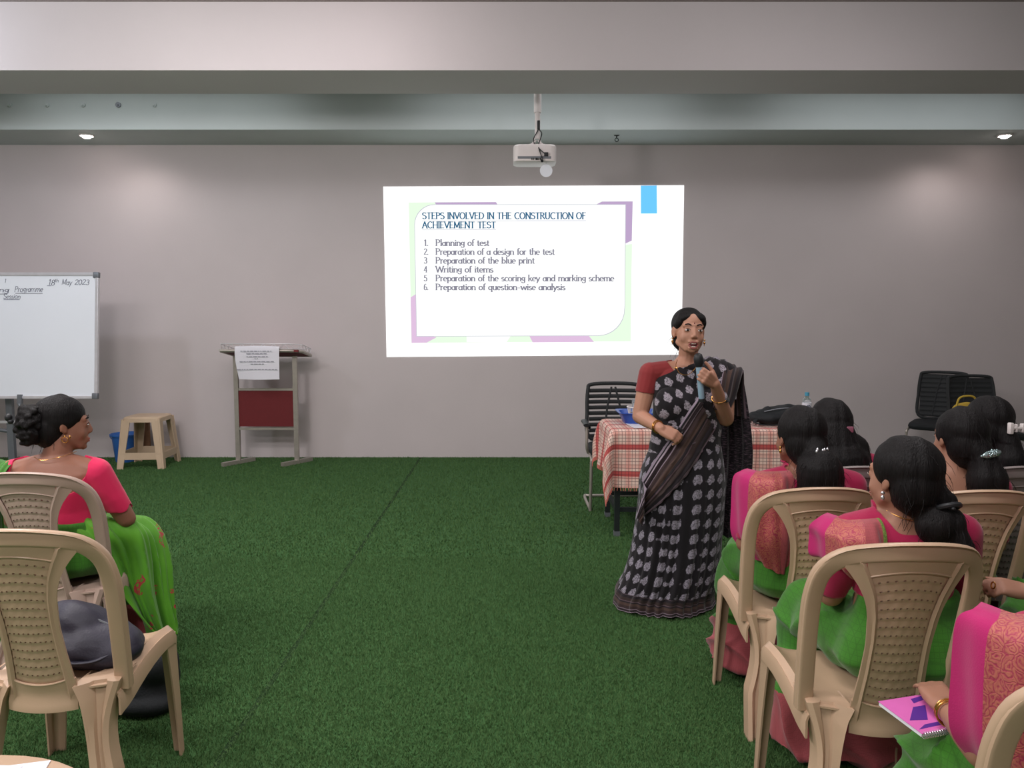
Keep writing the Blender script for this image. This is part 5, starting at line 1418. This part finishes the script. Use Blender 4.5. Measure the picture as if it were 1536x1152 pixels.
# palm sits on the mic's right side, fingers wrap round the front
mb_h2 = hand_mat(W2, hd2, (-.2, -.9, .1)); add_hand(mb, mb_h2, [60, 61, 62, 64], 50, side=1, sc=.95, nails=nails)
for s in (-1, 1):     # legs under the skirt
    a = q(1030+s*24, 740, 0); k_ = Vector((a.x-.03, 0.0, .44)); f_ = Vector((a.x-.06, .03, .09))
    mb.cap(a, k_, .085, .058); mb.cap(k_, f_, .052, .034); mb.cap(f_, (f_.x, f_.y-.02, .045), .034, .034); mb.cap((f_.x, f_.y-.02, .04), (f_.x+s*.01, f_.y-.15, .026), .032, .022)
body = fuse(mb, .0042, 3, .5); part('body', body, M['skin'], sp)
face_parts(sp, Mh, True)
part('fingernails', nails, M['nail'], sp)
# hair: parted, drawn back over the ears
hm = MB(); hm.M = Mh
hm.ell((0, -.026, .038), (.0800, .0935, .0815), n=32, m=18); hm.ell((0, -.055, 0), (.073, .06, .075))
for s in (-1, 1): hm.ell((s*.057, -.006, .036), (.0225, .062, .036), rot=(R(12), 0, 0)); hm.ell((s*.040, .038, .072), (.034, .030, .014), rot=(R(-38), s*R(30), 0))
hm.ell((0, .030, .083), (.03, .028, .015), rot=(R(-32), 0, 0)); hm.ell((0, -.115, -.045), (.04, .035, .04)); hm.cap((.02, -.11, -.05), (-.045, -.075, -.13), .03, .02)
hme = fuse(hm, .0045, 3); displace(hme, lambda c: .0012*npnoise(c, (90, 90, 20), 4)); part('hair', hme, M['hair'], sp)
strands(sp, hme, q(1033, 497).z, 70, Mh)
for s in (-1, 1):
    m = MB(); m.M = Mh; m.ell((s*.080, -.002, -.040), (.0045, .0045, .0045)); m.ell((s*.080, -.002, -.053), (.006, .006, .007)); m.cap((s*.080, -.002, -.06), (s*.080, -.002, -.068), .002, .0015); part('earring', m, M['gold'], sp)
m = MB(); nc_ = [q(1016, 540, -.03), q(1014, 549, -.075), q(1020, 560, -.088), q(1032, 562, -.092), q(1043, 552, -.078), q(1047, 541, -.03)]
m.tube([tuple(v) for v in catmull([tuple(p) for p in nc_], 30)], .0018, 6, 'auto'); m.ell(q(1013, 552, -.088), (.004, .004, .006)); part('necklace', m, M['gold'], sp)
for (E_, Wr, t, nm) in ((E2, W2, .60, 'g'), (E1_, W1, .90, 'g'), (E1_, W1, .84, 'g')):
    m = MB(); m.torus(E_.lerp(Wr, t), .037 if E_ is E2 else .031, .0028, (Wr-E_).normalized()+Vector((.1, .0, .25)), 28); part('bangle', m, M['gold'], sp)
# blouse: her right shoulder and upper arm
A0, B0 = q(978, 572), q(1049, 541)
def tx(c): return c[:, 0]
def bl(c):
    X_, Y_, Z_ = c[:, 0], c[:, 1], c[:, 2]
    sleeve_z = q(965, 588).z+(X_-q(965, 588).x)*(-.12)
    xs = q(1003, 548).x; neck = X_ < np.where(Y_ < .02, xs-(q(1003, 548).z-Z_)*-.62*1.0-.0, q(1010, 540).x)
    right = (X_ < q(1010, 560).x) & neck & (Z_ > sleeve_z) & (Z_ < q(1000, 538).z)
    back = (Y_ > .03) & (Z_ < q(1000, 552).z) & (Z_ > q(1000, 630).z) & (np.abs(X_) < .16)
    return right | back
region(body, bl, .006, 'blouse', M['redblouse'], sp)
region(body, lambda c: (c[:, 0] > q(1074, 560).x) & (c[:, 2] > q(1085, 598).z) & (c[:, 2] < q(1085, 536).z), .009, 'sari_shoulder', M['saritop'], sp, uvf=lambda c: np.stack([c[:, 0]*1.15+3+.25*c[:, 2], c[:, 2]-c[:, 0]*.35], 1))
# bodice part of the sari
xk = [q(976, 590), q(984, 568), q(1000, 560), (q(1020, 551)), q(1049, 541), q(1062, 534)]
def topz(X_): return np.interp(X_, [p.x for p in xk], [p.z for p in xk])
def bod(c):
    X_, Y_, Z_ = c[:, 0], c[:, 1], c[:, 2]
    armL = (X_ < q(979, 600).x+.004) & (Y_ < .3)
    ok = (Z_ < topz(X_)) & (Z_ > q(1000, 735).z) & (X_ < q(1085, 600).x+.0) & (X_ > q(976, 600).x-.01)
    ok &= ~((X_ < q(980, 600).x) & (Z_ > q(1000, 640).z) & (Z_ < q(1000, 560).z) & (Y_ < -.02) & False)
    ok &= (Y_ > -.148-.0)                                       # keeps forearms and hands out
    frontarm = (Y_ < -.13) & (Z_ > q(1000, 592).z+.0) & (X_ > q(1040, 600).x)
    def dseg(a, b):
        a = np.array(a); b = np.array(b); d = b-a; t = np.clip(((c-a) @ d)/(d @ d), 0, 1); return np.linalg.norm(c-(a+t[:, None]*d), axis=1)
    onarm = (dseg(E2, W2) < .050) | (dseg(S2.lerp(E2, .45), E2) < .052) | (dseg(E1_, W1) < .048) | (dseg(S1.lerp(E1_, .35), E1_) < .052)
    return ok & ~frontarm & ~onarm
region(body, bod, .012, 'sari_bodice', M['saritop'], sp, uvf=lambda c: np.stack([c[:, 0]*1.15+3+.25*c[:, 2], c[:, 2]-c[:, 0]*.35], 1), disp=lambda c: .003*npnoise(c, (30, 10, 40), 3))
# skirt
n = 260; rows = []; uv = []
RG = [ring(668, 978, 1080, .118, 0), ring(695, 966, 1084, .140, 0), ring(720, 960, 1086, .150, 0), ring(760, 957, 1084, .155, .0), ring(800, 951, 1080, .165, .005), ring(835, 944, 1076, .178, .01), ring(868, 934, 1070, .19, .015)]
gz = Vector((q(990, 910).x, .0, 0))
b0, b1 = W(921, 893, 4.02)-O, W(1061, 890, 4.02)-O
RG += [((b0.x+b1.x)/2-.0, .03, .06, (b1.x-b0.x)/2, .205, 0, 2.3), ((b0.x+b1.x)/2-.0, .035, .012, (b1.x-b0.x)/2+.006, .215, 0, 2.3)]
K = catmull(RG, 90); P = np.zeros((90, n, 3)); z0 = K[0][2]
for j, (cx, cy, cz, rx, ry, rot, ex) in enumerate(K):
    t = (z0-cz)/z0
    for i in range(n):
        a = 2*PI*i/n; c, d = math.cos(a), math.sin(a)
        x = rx*math.copysign(abs(c)**(2/ex), c); y = ry*math.copysign(abs(d)**(2/ex), d)
        # a=270deg is the front (towards the camera); the pleats hang left of centre
        fr = math.exp(-((math.degrees(a)-262)/34)**2)
        f = 1+t*(.030*math.sin(a*9+1+t*2)+.018*math.sin(a*17+3*t))+(.35+.65*t)*.055*fr*math.sin(a*34-t*1.2)+.045*t*t*math.sin(a*5+2.4)
        lift = .012*max(0, math.sin(a*9+1+2))*t**6
        P[j, i] = (cx+x*f, cy+y*f, cz+lift)
        uv.append((a*.205*(.8+.35*t)+1.0+.012*fr*math.sin(a*34), max(cz, 0)))
m = MB(); grid_solid(m, P, .004, uv, closed_u=True); sko = part('sari_skirt', m, M['sari'], sp, ang=70)
skb = bvh(sko.data)
def _seg(p, a, b):
    d = b-a; t = max(0, min(1, (p-a).dot(d)/d.dot(d))); return (p-(a+d*t)).length
_ar = ((E2, W2, .075), (S2.lerp(E2, .35), E2, .062), (E1_, W1, .075), (S1.lerp(E1_, .35), E1_, .060), (W2, W2+hd2*.15, .09), (W1, q(1020, 657, -.2), .09))
bdb = BVHTree.FromPolygons([v.co.copy() for v in body.vertices], [tuple(p.vertices) for p in body.polygons if not any(_seg(p.center, a, b) < r_ for a, b, r_ in _ar)])
# striped border crossing from her right hip to the left shoulder
def fixrow(*pts): return [q(a, b, d) for a, b, d in pts]
ctrl = [fixrow((955, 775, -.20), (959, 783, -.205), (964, 789, -.2)), fixrow((968, 735, -.19), (982, 745, -.20), (998, 752, -.19)), fixrow((984, 700, -.18), (1003, 712, -.19), (1023, 722, -.17)),
        fixrow((1003, 668, -.16), (1024, 682, -.17), (1047, 690, -.16)), fixrow((1022, 640, -.16), (1044, 652, -.17), (1068, 660, -.15)), fixrow((1040, 612, -.17), (1062, 622, -.165), (1082, 634, -.12)),
        fixrow((1056, 588, -.15), (1076, 596, -.13), (1094, 606, -.08))]
ft = (lambda U, V: .004*np.sin(U*40+V*6)+.003*np.sin(U*17))
sheet('sari_border', ctrl, M['band'], sp, nu=30, nv=70, th=.004, fold=ft, wrap=[bdb, skb], off=.019, uvs=(1, 1), label='purple and black striped sari border')
# the pallu over the left shoulder: printed cloth, then stripes, falling over the upper arm
ctrl = [fixrow((1042, 566, -.10), (1056, 572, -.11), (1072, 580, -.10)), fixrow((1047, 552, -.075), (1067, 556, -.08), (1088, 562, -.065)), fixrow((1051, 541, -.02), (1070, 540, -.03), (1090, 546, -.02)),
        fixrow((1052, 538, .05), (1070, 537, .05), (1091, 543, .05)), fixrow((1052, 556, .12), (1068, 556, .13), (1090, 558, .12)), fixrow((1052, 590, .14), (1068, 590, .15), (1084, 592, .14))]
sheet('sari_shoulder_fold', ctrl, M['saritop'], sp, nu=20, nv=40, th=.006, fold=lambda U, V: .004*np.sin(U*20+V*4), uvs=(.16, .36))
ctrl = [fixrow((1060, 606, -.125), (1072, 614, -.12), (1086, 618, -.10), (1094, 614, -.07)), fixrow((1068, 582, -.105), (1082, 588, -.10), (1094, 594, -.08), (1104, 594, -.04)), fixrow((1073, 560, -.07), (1087, 563, -.07), (1100, 567, -.055), (1111, 571, -.02)),
        fixrow((1077, 545, -.01), (1091, 549, -.01), (1104, 554, .0), (1115, 557, .02)), fixrow((1076, 543, .07), (1091, 547, .08), (1105, 552, .08), (1116, 558, .08)),
        fixrow((1074, 575, .14), (1090, 578, .15), (1106, 582, .14), (1117, 588, .12)), fixrow((1074, 620, .15), (1092, 622, .16), (1108, 624, .15), (1120, 628, .12))]
sheet('sari_border', ctrl, M['band'], sp, nu=36, nv=60, th=.005, fold=lambda U, V: .005*np.sin(U*22+V*3), label='striped sari border over the left shoulder')
ctrl = [fixrow((1078, 560, .16), (1096, 560, .165), (1114, 565, .15)), fixrow((1078, 610, .17), (1100, 606, .175), (1121, 612, .13)), fixrow((1078, 660, .17), (1103, 655, .175), (1127, 660, .13)),
        fixrow((1078, 700, .17), (1103, 700, .18), (1127, 704, .14)), fixrow((1077, 750, .18), (1097, 752, .19), (1117, 752, .15)), fixrow((1079, 800, .19), (1092, 806, .20), (1106, 806, .17))]
sheet('sari_pallu', ctrl, M['pallu'], sp, nu=44, nv=60, th=.005, fold=lambda U, V: .012*np.sin(U*20+V*2), label='long dark streaked pallu hanging behind')
# waist pleats, a lighter gathered fan on the left hip
ctrl = [fixrow((1040, 668, -.16), (1052, 660, -.16)), fixrow((1052, 664, -.16), (1064, 652, -.16)), fixrow((1066, 655, -.15), (1076, 642, -.14)), fixrow((1076, 640, -.12), (1084, 630, -.10))]
sheet('gathered_fold', ctrl, M['band'], sp, nu=14, nv=24, th=.005, wrap=[bdb, skb], off=.017)
# microphone
mc = root('microphone', O+mic_a, 'black-headed microphone with blue-grey handle held by the speaker', 'microphone')
m = MB(); d = mic_b-mic_a; m.tube([tuple(d*t) for t in (0, .02, .3, .74)], [.013, .0145, .015, .016], 20, 'auto'); part('handle', m, M['micblue'], mc)
m = MB(); m.tube([tuple(d*t) for t in (.70, .74, .80, .88, .97, 1.0)], [.016, .019, .0225, .0235, .018, .009], 20, 'auto'); part('grille_head', m, M['black'], mc)
m = MB(); m.tube([tuple(d*t) for t in (-.07, 0)], [.0155, .016], 20, 'auto'); part('end_cap', m, M['black'], mc)
